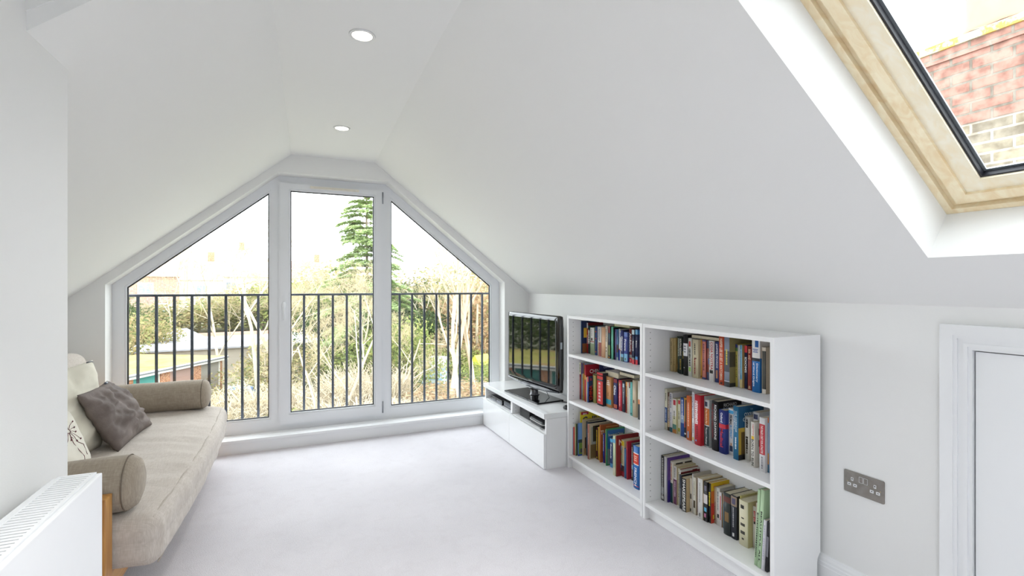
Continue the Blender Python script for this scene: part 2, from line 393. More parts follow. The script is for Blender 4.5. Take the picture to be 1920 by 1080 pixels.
# wall behind the camera, then an unseen roof window added to light the room
st(MB().plate([(-.6, 0), (2.12, 0), (2.12, 1.2), (RFN, ZC+.1), (-.6, ZC+.1)], [], YB-.12, YB, XZ).build('wall_back', M_wall))
t = st(empty('window_back_added'))
WO = wood_mat('pine_back', 'f0d8ae', 'fbedcd', 'X', .9)
def ring(A, B, d0, d1, nm, mt):
    r = lambda q: [(q[0], q[3]), (q[0], q[2]), (q[1], q[2]), (q[1], q[3])]
    return MB().plate(r(A), [r(B)], d0, d1, SLP).build(nm, mt, t)
q = (.30, 1.62, -2.05, -.85); ii = lambda q, d: (q[0]+d, q[1]-d, q[2]+d, q[3]-d)
ring(ii(q, -.05), ii(q, .10), .1785, .225, 'window_frame', WO)
qq = ii(q, .098); MB().plate([(qq[0], qq[3]), (qq[0], qq[2]), (qq[1], qq[2]), (qq[1], qq[3])], [], .205, .209, SLP).build('pane', M_glass, t)

t = st(empty('window_dormer_added'))  # unseen dormer window, added to bring in daylight from the left
MB().plate(DW, [offs(DW, .06)], -.70, -.63, lambda a, b, d: (d, a, b)).build('window_frame', M_upvc, t)
MB().plate(offs(DW, .058), [], -.668, -.664, lambda a, b, d: (d, a, b)).build('pane', M_glass, t)
# boxed sill along the foot of the gable window
t = st(empty('trim_sill'))
box('riser', -1.47, 2.02, 4.168, 4.18, 0, .08, M_gloss, t)
MB().box(-1.25, 1.80, 4.160, 4.315, .081, .1045, .003).build('sill_board', M_gloss, t)
box('sill_end', 1.79, 2.02, 4.163, 4.18, .081, .1045, M_gloss, t)

# ------------------------------------------------------------------ gable window
t = st(empty('window_far', (0, 0, 0)))
PL = [(-1.15, .20), (-1.15, 1.262), (-.205, 2.036), (-.205, .20)]
PR = [(.733, .20), (.733, 2.045), (1.69, 1.276), (1.69, .20)]
LEAF = [(-.145, .148), (-.145, 2.098), (.665, 2.098), (.665, .148)]
f = MB(); f.plate([(x, z) for x, z in WIN], [PL, PR, LEAF], 4.315, 4.385, XZ)
f.build('window_frame', M_upvc, t)
for nm, P in (('left', PL), ('right', PR)):
    MB().plate(P, [offs(P, .012)], 4.325, 4.34, XZ).build('glazing_bead', M_upvc, t)
    MB().plate(offs(P, .011), [offs(P, .019)], 4.338, 4.352, XZ).build('gasket', M_seal, t)
    MB().plate(offs(P, .012), [], 4.346, 4.350, XZ).build('pane', M_glass, t)
# door leaf
t = st(empty('door_far'))
LI = [(-.072, .228), (-.072, 2.05), (.607, 2.05), (.607, .228)]
LO = [(-.147, .150), (-.147, 2.100), (.663, 2.100), (.663, .150)]
LO2 = [(-.140, .157), (-.140, 2.093), (.656, 2.093), (.656, .157)]
m = MB(); m.plate(LO, [LI], 4.296, 4.314, XZ); m.plate(LO2, [LI], 4.290, 4.2965, XZ); m.build('leaf', M_upvc, t)
MB().plate(LI, [offs(LI, .012)], 4.300, 4.318, XZ).build('glazing_bead', M_upvc, t)
MB().plate(offs(LI, .011), [offs(LI, .019)], 4.317, 4.331, XZ).build('gasket', M_seal, t)
MB().plate(offs(LI, .012), [], 4.322, 4.326, XZ).build('pane', M_glass, t)
v = MB().box(.085, .47, 4.274, 4.291, 2.063, 2.083, .005).build('trickle_vent', mat('efeadf', .4), t)
box('vent_flap', .115, .44, 4.270, 4.275, 2.066, 2.072, mat('dedad0', .4), v)
h = MB().lathe([(0, 0), (.017, 0), (.017, .010), (.011, .014), (0, .014)], (0, 0, 0), 20, 'Y')
o = h.build('handle_rose', M_upvc, t); o.scale = (1, -1, 1.7); o.location = (-.108, 4.291, 1.112)
lk = MB().box(-.113, -.103, 4.272, 4.2745, 1.098, 1.112, .001).build('key_slot', mat('3a3a40', .3, 1), t)
MB().tube([(-.108, 4.29, 1.135), (-.108, 4.262, 1.135), (-.108, 4.256, 1.12), (-.107, 4.255, 1.06), (-.106, 4.256, .995)], [.008, .008, .009, .008, .007], 10).build('handle', M_upvc, t)
for z in (2.03, .215):
    MB().tube([(.668, 4.298, z-.05), (.668, 4.298, z+.05)], .006, 10).build('hinge', mat('9a9ca2', .3, .8), t)
# juliet railing outside
t = empty('balcony_railing', (.25, 4.5, 0))
tag(t, 'dark grey metal railing of upright bars outside the gable window', 'railing')
M_rail = mat('3a414d', .45, .2, name='painted_steel')
def loc(o): o.location = o.location-Vector((.25, 4.5, 0)); return o
loc(box('top_rail', -1.32, 1.92, 4.485, 4.515, 1.184, 1.202, M_rail, t, .002))
loc(box('bottom_rail', -1.32, 1.92, 4.49, 4.51, .02, .038, M_rail, t, .002))
proto = None
for k in range(-2, 27):
    x = 4.5*(-.2477+.0257*k)
    if k == -2: x = -1.31
    if proto is None:
        proto = MB().box(-.0095, .0095, -.006, .006, .0375, 1.185).build('baluster', M_rail, t); b = proto
    else:
        b = proto.copy(); COL.objects.link(b); b.parent = t
    b.location = (x-.25, 0, 0)
for x in (-1.31, 1.90):
    loc(box('wall_bracket', x-.02, x+.02, 4.455, 4.49, 1.15, 1.2, M_rail, t)); loc(box('wall_bracket', x-.02, x+.02, 4.455, 4.49, .01, .05, M_rail, t))

# ------------------------------------------------------------------ roof window
t = st(empty('window_skylight'))
WOOD = wood_mat('pale_pine', 'f0d8ae', 'fbedcd', 'X', .9)
WOOD2 = wood_mat('pale_pine_cross', 'f0d8ae', 'fbedcd', 'Y', .9)
def frame(name, A, B, d0, d1, mt, par):
    """four-sided ring in the slope plane; A outer, B inner rectangles (s0,s1,y0,y1)"""
    r = lambda q: [(q[0], q[3]), (q[0], q[2]), (q[1], q[2]), (q[1], q[3])]
    return MB().plate(r(A), [r(B)], d0, d1, SLP).build(name, mt, par)
Ao = (.264, 1.40, .09, .863)
ins = lambda q, d: (q[0]+d, q[1]-d, q[2]+d, q[3]-d)
frame('outer_frame', ins(Ao, -.05), ins(Ao, .020), .1785, .225, WOOD, t)
frame('outer_frame_lip', ins(Ao, .020), ins(Ao, .032), .195, .225, WOOD, t)
frame('frame_gap', ins(Ao, .032), ins(Ao, .038), .215, .225, mat('2a2018', .8), t)
frame('sash', ins(Ao, .038), ins(Ao, .072), .182, .225, WOOD, t)
frame('sash_step', ins(Ao, .072), ins(Ao, .118), .192, .222, wood_mat('pale_pine_light', 'f8e9c9', 'fcf4e0', 'X', .9), t)
frame('gasket', ins(Ao, .118), ins(Ao, .1235), .199, .218, M_seal, t)
frame('spacer_bar', ins(Ao, .1235), ins(Ao, .131), .2165, .222, mat('a9adb3', .35, .8), t)
r = ins(Ao, .119); MB().plate([(r[0], r[3]), (r[0], r[2]), (r[1], r[2]), (r[1], r[3])], [], .212, .216, SLP).build('pane', M_glass, t)
frame('flashing', ins(Ao, -.09), ins(Ao, .05), .2255, .235, mat('5a5d60', .5, .4), t)

# ------------------------------------------------------------------ eaves cupboard door, architrave, skirting
M_wood = M_gloss
t = st(empty('door_right'))
box('leaf', 2.024, 2.05, DO[1], DO[0], .012, DO[2], M_wood, t, .001)
box('shadow_gap', 2.052, 2.056, DO[1]-.005, DO[0]+.005, 0, DO[2]+.005, mat('1a1a1c', .8), t)
t = st(empty('trim_right'))
def archi(off0, off1, x0, x1):
    """three-sided band round the cupboard door from off0 to off1 outside the reveal"""
    a0, a1, z = DO[0]+off1, DO[1]-off1, DO[2]+off1
    b0, b1, zb = DO[0]+off0, DO[1]-off0, DO[2]+off0
    return MB().plate([(a0, 0), (a0, z), (a1, z), (a1, 0), (b1, 0), (b1, zb), (b0, zb), (b0, 0)], [], x0, x1, lambda a, b, d: (d, a, b))
archi(.004, .014, 2.012, 2.05).build('reveal_edge', M_wood, t)
archi(.014, .026, 2.006, 2.02).build('architrave_bead', M_wood, t)
archi(.026, .040, 2.009, 2.02).build('architrave_cove', M_wood, t)
archi(.040, .050, 2.002, 2.02).build('architrave_step', M_wood, t)
archi(.050, .086, 1.998, 2.02).build('architrave_face', M_wood, t)
t = st(empty('baseboard_right'))
def skirt(y0, y1):
    prof = [(2.02, 0), (1.999, 0), (1.999, .098), (2.001, .101), (2.001, .112), (2.005, .116), (2.006, .124), (2.011, .132), (2.014, .139), (2.02, .140)]
    return MB().plate(prof, [], y0, y1, lambda a, b, d: (a, d, b)).build('skirting', M_wood, t)
skirt(DO[0]+.086, 4.165); skirt(YB, DO[1]-.086)
t = st(empty('baseboard_near')); box('skirting', -.595, -.577, YB, 1.75, 0, .13, M_wood, t)

# ------------------------------------------------------------------ double socket
t = empty('double_socket', (2.02, 1.1735, .484)); tag(t, 'brushed steel double power socket on the wall beside the near bookcase', 'socket')
M_steel = mat('9b9690', .33, .85, var=.25, vscale=40, name='worn_brushed_steel')
YZ = lambda a, b, d: (d, a, b)
pl = []
for cx_, cy_, a0 in ((.0685, .038, 0), (-.0685, .038, PI/2), (-.0685, -.038, PI), (.0685, -.038, 1.5*PI)):
    pl += [(cx_+.005*math.cos(a0+PI/2*i/4), cy_+.005*math.sin(a0+PI/2*i/4)) for i in range(5)]
MB().plate(pl, [], -.0045, -.0005, YZ).build('face_plate', M_steel, t)
M_wp = mat('f0f0f2', .3); M_hole = mat('0a0a0c', .6)
def sk(nm, y, z, w, h, d, m, p=t): return box(nm, -.0045-d, -.0044, y-w/2, y+w/2, z-h/2, z+h/2, m, p, min(w, h)*.12 if d > .0004 else 0)
for cy in (.0415, -.0415):
    sk('pin_insert', cy, .0125, .0085, .013, .0008, M_wp); sk('pin_slot', cy, .0135, .0035, .0065, .001, M_hole)
    for s in (.011, -.011):
        sk('pin_insert', cy+s, -.0095, .0135, .011, .0008, M_wp); sk('pin_slot', cy+s, -.0095, .006, .003, .001, M_hole)
for y in (.0085, -.0085):
    sk('rocker_surround', y, .0195, .0145, .0235, .0008, M_wp); o = sk('rocker_switch', y, .0195, .0115, .0205, .0022, M_steel)
for y in (.060, -.060): 
    o = MB().lathe([(0, 0), (.0028, 0), (.0022, .0006), (0, .0006)], (0, 0, 0), 14, 'X').build('screw', mat('b9aa90', .3, .9), t); o.scale = (-1, 1, 1); o.location = (-.0045, y, 0)

# ------------------------------------------------------------------ downlights
for i, (x, y, lb) in enumerate(((.24, 2.077, 'round recessed ceiling downlight in the foreground, lit'), (.259, 3.347, 'round recessed ceiling downlight nearer the gable window, lit'),
        (.22, .81, 'round recessed ceiling downlight overhead, added out of view as fill light'), (.20, -.46, 'round recessed ceiling downlight further back, added out of view as fill light'), (.20, -1.7, 'round recessed ceiling downlight by the back wall, added out of view as fill light'))):  # these three are unseen lamps added to brighten the near room
    t = empty('downlight', (x, y, ZC)); tag(t, lb, 'ceiling light', 'recessed downlights in the flat ceiling')
    MB().lathe([(.040, -.001), (.041, -.005), (.050, -.004), (.053, -.0005)], n=40).build('bezel', mat('e9e9e9', .4), t)
    MB().lathe([(0, -.0025), (.0405, -.0025)], n=40).build('lamp', emit_mat('lamp_glow', 'fff1dc', 3.2/(2**EXPO)*1.2), t)
    L = bpy.data.lights.new('downlight_bulb', 'SPOT'); L.energy = (LAMP, LAMP, LAMP_ADDED, LAMP_ADDED_BACK, LAMP_ADDED_BACK)[i]; L.spot_size = 2.3 if i < 2 else 1.5; L.spot_blend = 1; L.shadow_soft_size = .04; L.color = (1, .97, .93)
    lo = bpy.data.objects.new('downlight_bulb', L); COL.objects.link(lo); lo.parent = t; lo.location = (0, 0, -.012)

# ------------------------------------------------------------------ radiator
t = empty('radiator', (-.515, .97, 0)); tag(t, 'white panel radiator with slotted top grille on the near left wall', 'radiator')
RX0, RX1, RY0, RY1, RZ0, RZ1 = -.565, -.465, .375, 1.575, .16, .785
M_rad = mat('f3f5f8', .35, name='white_enamel')
def rl(o): o.location = (-(-.515), -.97, 0); return o
rl(box('front_panel', RX1-.012, RX1, RY0, RY1, RZ0, RZ1-.004, M_rad, t, .003))
rl(box('back_panel', RX0, RX0+.012, RY0, RY1, RZ0, RZ1-.004, M_rad, t, .003))
rl(box('side_panel', RX0+.012, RX1-.012, RY1-.003, RY1, RZ0+.02, RZ1-.006, M_rad, t)); rl(box('side_panel', RX0+.012, RX1-.012, RY0, RY0+.003, RZ0+.02, RZ1-.006, M_rad, t))
g = MB(); g.box(RX0+.012, RX0+.020, RY0, RY1, RZ1-.006, RZ1-.001); g.box(RX1-.020, RX1-.012, RY0, RY1, RZ1-.006, RZ1-.001); g.box(RX0+.02, RX1-.02, RY1-.012, RY1, RZ1-.006, RZ1-.001); g.box(RX0+.02, RX1-.02, RY0, RY0+.012, RZ1-.006, RZ1-.001)
y = RY0+.018
while y < RY1-.018: g.box(RX0+.02, RX1-.02, y, y+.0105, RZ1-.007, RZ1-.002); y += .0145
rl(g.build('top_grille', M_rad, t))
rl(box('fins', RX0+.014, RX1-.014, RY0+.01, RY1-.01, RZ0+.03, RZ1-.02, mat('a9adb2', .6), t))
rl(box('wall_bracket', -.593, RX0, RY1-.2, RY1-.17, .3, .7, M_rad, t)); rl(box('wall_bracket', -.593, RX0, RY0+.2, RY0+.23, .3, .7, M_rad, t))
rl(MB().tube([(-.515, RY1-.03, .18), (-.515, RY1-.03, .0)], .0075, 10).build('pipe', mat('d8d4cc', .3, .6), t))

# ------------------------------------------------------------------ bookcases
def bookcase(name, y0, y1, label, shelf_z):
    t = empty(name, (1.86, (y0+y1)/2, 0)); tag(t, label, 'bookcase', 'low white bookcases along the knee wall')
    off = Vector((1.86, (y0+y1)/2, 0)); P = .019; X0, X1, H = 1.72, 1.997, 1.06
    def add(o): o.location = -off; return o
    side = [(X0, 0), (X0, H), (X1, H), (X1, .150), (X1-.006, .146), (X1-.016, .132), (X1-.02, .115), (X1-.02, 0)]
    M_pin = mat('5c5c5c', .7)
    for a, ya, s in ((y0, y0+P, 1), (y1-P, y1-P, -1)):
        d = MB().plate(side, [], a, a+P, lambda p, q, e: (p, e, q)); d.mi = 1
        for k in range(30):
            z = .115+.032*k
            if z > 1.03 or any(abs(z-sz+.009) < .014 for sz in shelf_z): continue
            for x in (X0+.037, X1-.05):
                b = [(x+.0025*math.cos(q*PI/4), z+.0025*math.sin(q*PI/4)) for q in range(8)]
                d.plate(b, [], ya+s*.0001, ya+s*.0005, lambda p, q, e: (p, e, q))
        add(d.build('side_panel', [M_lam, M_pin], t))
    add(box('top_panel', X0+.001, X1, y0+P, y1-P, H-P-.001, H-.001, M_lam, t))
    for z in shelf_z: add(box('shelf', X0+.002, X1-.008, y0+P, y1-P, z-.018, z, M_lam, t, .0008))
    add(box('base_shelf', X0+.002, X1-.022, y0+P, y1-P, .070, .0885, M_lam, t, .0008))
    add(box('plinth', X0+.03, X0+.045, y0+P, y1-P, 0, .070, M_lam, t))
    add(box('back_panel', X1-.007, X1-.003, y0+P, y1-P, .07, H-P, M_lam, t))
    return t
bookcase('bookcase', 2.135, 2.942, 'low white open bookcase in the corner next to the television', (.792, .470))
bookcase('bookcase', 1.331, 2.131, 'low white open bookcase nearer the socket, its side panel in view', (.794, .472))

# ------------------------------------------------------------------ tv bench
BY0, BY1, BX0, BX1, BZ = 2.955, 4.150, 1.562, 1.958, .383
off = Vector((1.76, 3.55, 0)); t = empty('tv_bench', off); tag(t, 'low glossy white television bench with two drawers and open compartments', 'tv bench')
def add(o, par=None): o.location = -off if par is None else (0, 0, 0); return o
add(box('top_panel', BX0-.018, BX1, BY0, BY1, BZ-.036, BZ, M_high, t, .0015))
YM = 3.552
for nm_, a, b, yh in (('side_panel', BY0, BY0+.02, None), ('side_panel', BY1-.02, BY1, BY1-.0205), ('divider', YM-.016, YM+.016, YM-.0165)):
    d = MB().box(BX0, BX1, a, b, 0 if yh is None or yh > 4 else .2465, BZ-.037)
    if yh:
        d.mi = 1
        for x in (BX0+.03, BX1-.06):
            for z in (.265, .29, .315): d.box(x-.002, x+.002, yh-.0003, yh+.0003, z-.002, z+.002)
    add(d.build(nm_, [M_lam, mat('5c5c5c', .7)], t))
for a, b in ((BY0+.02, YM-.016), (YM+.016, BY1-.02)):
    add(box('shelf', BX0+.001, BX1-.01, a, b, .228, .246, M_lam, t))
add(box('back_panel', BX1-.01, BX1-.006, BY0+.02, BY1-.02, .02, BZ-.037, M_lam, t))
add(box('bottom_panel', BX0+.001, BX1-.01, BY0+.02, BY1-.02, .02, .038, M_lam, t))
for a, b in ((BY0+.001, YM-.0015), (YM+.0015, BY1-.001)):
    add(box('drawer', BX0-.020, BX0-.001, a, b, .006, .243, M_high, t, .0015))

# ------------------------------------------------------------------ television
TL = Vector((1.668, 3.885, 0)); TR = Vector((1.735, 3.085, 0)); dv = (TR-TL).normalized(); W = (TR-TL).length; nn = Vector((dv.y, -dv.x, 0))
t = empty('television', (TL+TR)/2+Vector((0, 0, BZ))); t.rotation_euler = (0, 0, math.atan2(dv.y, dv.x))
tag(t, 'flat black television on a glass foot on the white bench', 'television')
# local frame: +x from the window side towards the camera side, -y towards the room (screen), z up
if nn.x > 0: nn = -nn
zb, zt = .093, .663
M_tv = mat('050506', .06, spec=.6, ior=1.6, name='glossy_black_bezel'); M_scr = mat('040405', .03, spec=.5, ior=1.9, name='dark_glass_screen')
# screen faces local side s*y where s chosen so that it looks at -X world
s_ = -1
o = rbox('body', (W, .045, zt-zb), .018, (24, 4, 18), M_tv, t, xf=Matrix.Translation((0, .0245, (zt+zb)/2)))
rbox('rear_cover', (W*.86, .05, (zt-zb)*.8), .022, (12, 4, 12), mat('101013', .5), t, xf=Matrix.Translation((0, .066, (zt+zb)/2)))
MB().box(-W/2+.036, W/2-.036, -.0005, .003, zb+.062, zt-.036).build('screen', M_scr, t)
# bevelled chrome-edged lower lip that bows downwards
lip = MB(); N = 24
pts = [(-W/2+.012+(W-.024)*i/N) for i in range(N+1)]
for i in range(N):
    a, b = pts[i], pts[i+1]; za = zb+.006-.030*(1-(2*a/W)**2); zb_ = zb+.006-.030*(1-(2*b/W)**2)
    lip.faces([(a, .0, zb+.012), (b, .0, zb+.012), (b, .004, zb_), (a, .004, za), (a, .03, zb+.012), (b, .03, zb+.012), (b, .022, zb_), (a, .022, za)], [(0, 1, 2, 3), (4, 5, 6, 7), (3, 2, 6, 7)])
lip.build('lower_lip', mat('4a4c52', .08, .3, coat=1), t)
lg = MB(); put_text(lg, 'SAMSUNG', (-.01, -.001, zb+.032), (1, 0, 0), (0, 0, 1), .055, .008); lg.build('maker_lettering', mat('b8bcc2', .3, .8), t)
box('neck_collar', -.035, .035, .005, .06, .070, .098, mat('101014', .15), t, .006)
MB().lathe([(0, .012), (.042, .012), (.034, .018), (.030, .06), (.032, .072), (0, .072)], (0, .035, 0), 28).build('neck', mat('3a3b42', .08, .2, coat=1), t)
MB().lathe([(0, .058), (.040, .058), (.040, .072), (0, .072)], (0, .035, 0), 28).build('neck_ring', M_black, t)
o = MB().box(-.265, .265, -.10, .135, 0, .011, .003).build('foot', mat('0a0a0c', .05, spec=.4, ior=1.45), t)
box('sensor_sticker', W/2-.0005, W/2+.0008, .012, .028, .42, .47, mat('9aa4ac', .4), t)
t2 = empty('television_cable', (1.85, 3.3, BZ)); tag(t2, 'thin black cable trailing from the television foot over the bench', 'cable')
c = MB().tube([(-.03, .18, .095), (-.05, .10, .045), (-.06, .03, .006), (-.02, -.08, .004), (.03, -.16, .004), (.07, -.24, .004)], .0028, 6).build('cord', M_black, t2)

# ------------------------------------------------------------------ boxes in the bench
zs = .246
def dev(name, y0, y1, x0, x1, h, label, cat, m, extra=None, z=zs, bev=.004):
    c = Vector(((x0+x1)/2, (y0+y1)/2, z)); t = empty(name, c); tag(t, label, cat)
    o = MB().box(x0-c.x, x1-c.x, y0-c.y, y1-c.y, 0, h, bev).build('case', m, t)
    if extra: extra(t, x0-c.x, x1-c.x, y0-c.y, y1-c.y, h)
    return t
def ex1(t, a, b, y0, y1, h):
    box('front_display', a-.001, a+.001, y0+.02, y0+.12, h*.25, h*.7, mat('5c6068', .2, .3), t); box('trim_strip', a-.0012, a, y0+.01, y1-.01, h*.12, h*.2, mat('9a9ea6', .3, .8), t)
    bb = MB()
    for k in range(5): bb.box(a-.002, a, y0+.14+.011*k, y0+.147+.011*k, h*.35, h*.6)
    bb.build('buttons', mat('7c8088', .4), t)
dev('set_top_box', 3.80, 4.07, 1.585, 1.80, .042, 'slim black set-top box at the window end of the bench', 'set-top box', mat('101114', .25), ex1)
def ex2(t, a, b, y0, y1, h): box('front_display', a-.001, a+.001, y0+.01, y1-.01, h*.3, h*.8, mat('5a5e66', .25, .5), t); box('disc_slot', a-.0016, a-.0005, y0+.03, y1-.03, h*.5, h*.56, mat('08080a', .5), t)
dev('disc_player', 3.585, 3.785, 1.592, 1.82, .05, 'dark grey player beside the divider in the window end compartment', 'disc player', mat('2a2c30', .25), ex2)
def ex3(t, a, b, y0, y1, h): box('seam', a-.0008, a+.0005, y0+.004, y1-.004, h*.62, h*.65, mat('2c2c2f', .5), t)
dev('speaker_box', 3.30, 3.475, 1.60, 1.80, .072, 'matt black box left of the zipped case in the bench', 'box', mat('0e0e10', .55), ex3)
t = empty('zip_case', (1.66, 3.155, zs)); tag(t, 'black zipped case with white piping lying in the bench', 'case')
rbox('shell', (.16, .23, .052), .022, (8, 10, 5), mat('121316', .4), t, xf=Matrix.Translation((0, 0, .027)))
z = .032; rr = [( -.080+.022, -.115), (-.081, -.095), (-.081, .095), (-.080+.022, .1155)]
MB().tube([(-.055, -.1155, z), (-.074, -.108, z), (-.0805, -.09, z), (-.0805, .09, z), (-.074, .108, z), (-.055, .1155, z), (-.04, .117, z-.012)], .0022, 6).build('piping', mat('e6e6e4', .4), t)
t = dev('small_speaker', 2.985, 3.032, 1.60, 1.68, .058, 'small black block at the bookcase end of the bench', 'box', mat('0c0c0e', .5), ex3)
t = empty('paper_slip', (1.60, 3.06, zs)); tag(t, 'white paper slip under the black case in the bench', 'paper')
p = MB().box(-.026, .03, -.07, .09, .0002, .0012).build('sheet', mat('eeeef0', .6), t); box('printed_mark', -.022, -.016, -.02, .03, .0012, .0015, M_black, t)
t = empty('remote_control', (1.80, 3.02, BZ)); t.rotation_euler = (0, 0, .25); tag(t, 'small black remote at the bench end against the bookcase', 'remote control')
rbox('shell', (.13, .05, .026), .010, (8, 5, 4), M_black, t, xf=Matrix.Translation((0, 0, .0132)))
b = MB()
for i in range(5):
    for j in range(3): b.box(-.045+.02*i, -.035+.02*i, -.015+.012*j, -.008+.012*j, .0258, .0275)
b.build('buttons', mat('4c4c50', .5), t)

# ------------------------------------------------------------------ futon sofa
OAK = wood_mat('honey_oak', 'a36a2a', 'd09a50', 'Z'); OAKX = wood_mat('honey_oak_x', 'a36a2a', 'd09a50', 'X'); OAKY = wood_mat('honey_oak_y', 'a36a2a', 'd09a50', 'Y')
LINEN = weave_mat('taupe_linen', 'bdb3a9', 'cfc6be', 420, .12); LINEN2 = weave_mat('taupe_bolster', '9a8e80', 'aca090', 420, .15)
SY0, SY1 = 2.052, 4.055; off = Vector((-1.0, 3.05, 0)); t = empty('futon_sofa', off)
tag(t, 'oak framed futon sofa with taupe mattress along the left wall', 'sofa')
add = lambda o: (setattr(o, 'location', -off), o)[1]
for ya, yb in ((SY0, SY0+.030), (SY1-.030, SY1)):
    add(MB().box(-.658, -.600, ya if ya < 3 else yb-.075, ya+.075 if ya < 3 else yb, 0, .536, .004).build('arm_post', OAK, t))
    add(MB().box(-1.44, -1.39, ya if ya < 3 else yb-.075, ya+.075 if ya < 3 else yb, 0, .536, .004).build('arm_post', OAK, t))
    add(MB().box(-1.389, -.659, ya+.012 if ya < 3 else ya-.02, ya+.062 if ya < 3 else ya+.022, .47, .534, .003).build('arm_rail', OAKX, t))
    add(MB().box(-1.389, -.659, ya+.02 if ya < 3 else ya-.01, ya+.045 if ya < 3 else ya+.012, .12, .24, .003).build('arm_rail', OAKX, t))
add(MB().box(-.655, -.625, SY0+.076, SY1-.076, .135, .245, .003).build('front_rail', OAKY, t))
add(MB().box(-1.385, -1.355, SY0+.076, SY1-.076, .135, .245, .003).build('back_rail', OAKY, t))
sl = MB()
for k in range(10): sl.box(-1.354, -.656, SY0+.12+.19*k, SY0+.19+.19*k, .225, .243)
add(sl.build('slats', OAKX, t))
def wr(p, n, s=1, a=.004):
    q = p*s; return n*(noise.noise(Vector((q.x*3, q.y*9, q.z*5)))*a*1.6+noise.noise(Vector((q.x*9, q.y*22+q.x*6, q.z*12)))*a*.7)
def mdisp(p, n):
    y = p.y; e = abs(p.x-.46)
    bulge = .012*math.sin(max(0, min(1, (p.x+.46)/.92))*PI)
    return wr(p, n)+Vector((0, 0, bulge if n.z > 0 else 0))+n*(-.004 if abs(p.z) < .012 else 0)
XM = Matrix.Translation((-.915, 3.06, .338))
def mxf(p):
    return p
mo = rbox('mattress', (.90, 1.84, .185), .055, (46, 110, 12), LINEN, t, disp=lambda p, n: mdisp(p, n)+Vector((.03*math.sin((p.y+.92)/1.84*PI) if p.x > .2 else 0, 0, -.02*max(0, p.x-.25)/.2 if True else 0)), xf=XM); add(mo)
# piped seam along the front edges
sm = MB()
for zz in (.094, -.086):
    pts = []
    for k in range(41):
        y = -.88+1.76*k/40; pts.append((-.915+.45-.02+.028*math.sin((y+.92)/1.84*PI)+(.004 if zz < 0 else -.012), 3.06+y, .338+zz-.022+ (0 if zz > 0 else .012)+.003*math.sin(y*23)))
    sm.tube(pts, .0032, 5)
add(sm.build('seam_piping', weave_mat('seam_taupe', 'b0a699', 'c0b6aa', 420, .2), t))
bk = rbox('back_mattress', (.17, 1.86, .52), .08, (10, 70, 26), LINEN, t, disp=lambda p, n: wr(p, n), xf=Matrix.Translation((-1.275, 3.06, .59)) @ Matrix.Rotation(-.28, 4, 'Y')); add(bk)

def bolster(label, x0, x1, y, z, r, tilt):
    t = empty('bolster', ((x0+x1)/2, y, z-r)); tag(t, label, 'bolster', 'round bolsters at the sofa ends')
    t.rotation_euler = (0, tilt, 0); L = (x1-x0)/2; bm = bmesh.new(); rings = []; n = 56
    prof = [(-L-.004, 0), (-L-.003, r*.45), (-L+.006, r*.80), (-L+.028, r*.965), (-L+.05, r)]
    prof += [(-L+.05+(2*L-.1)*i/20, r*(1+.012*math.sin(i*.8))) for i in range(1, 20)]
    prof += [(L-.05, r), (L-.028, r*.975), (L-.006, r*.83), (L+.006, r*.5), (L+.009, 0)]
    for i, (x, q) in enumerate(prof):
        rg = []
        for k in range(n):
            a = 2*PI*k/n; pk = 1+(.018*math.sin(a*26)*(1 if 2 <= i <= 5 or 20 < i < 27 else .15)); pk += .018*noise.noise(Vector((x*5, math.cos(a)*1.3, math.sin(a)*1.3)))
            zz = q*math.sin(a)*pk; zz = max(zz, -r*.93)
            rg.append(bm.verts.new((x, q*math.cos(a)*pk, zz+r*.95)))
        rings.append(rg)
    for i in range(len(rings)-1):
        for k in range(n): bm.faces.new([rings[i][k], rings[i][(k+1) % n], rings[i+1][(k+1) % n], rings[i+1][k]]).smooth = True
    bmesh.ops.remove_doubles(bm, verts=bm.verts, dist=1e-5); bmesh.ops.recalc_face_normals(bm, faces=bm.faces)
    me = bpy.data.meshes.new('cover'); bm.to_mesh(me); bm.free(); link('cover', me, LINEN2, t)
    sg = MB(); sg.tube([(L-.034, (r*1.003)*math.cos(2*PI*k/40), max((r*1.003)*math.sin(2*PI*k/40), -r*.93)+r*.95) for k in range(41)], .0022, 5, False); sg.build('end_seam', mat('7c7064', .9), t)
    return t
bolster('taupe round bolster at the near sofa arm beside the radiator', -1.30, -.545, 2.235, .535, .100, 0)
bolster('taupe round bolster at the far sofa arm by the window', -1.30, -.560, 3.865, .535, .098, 0)

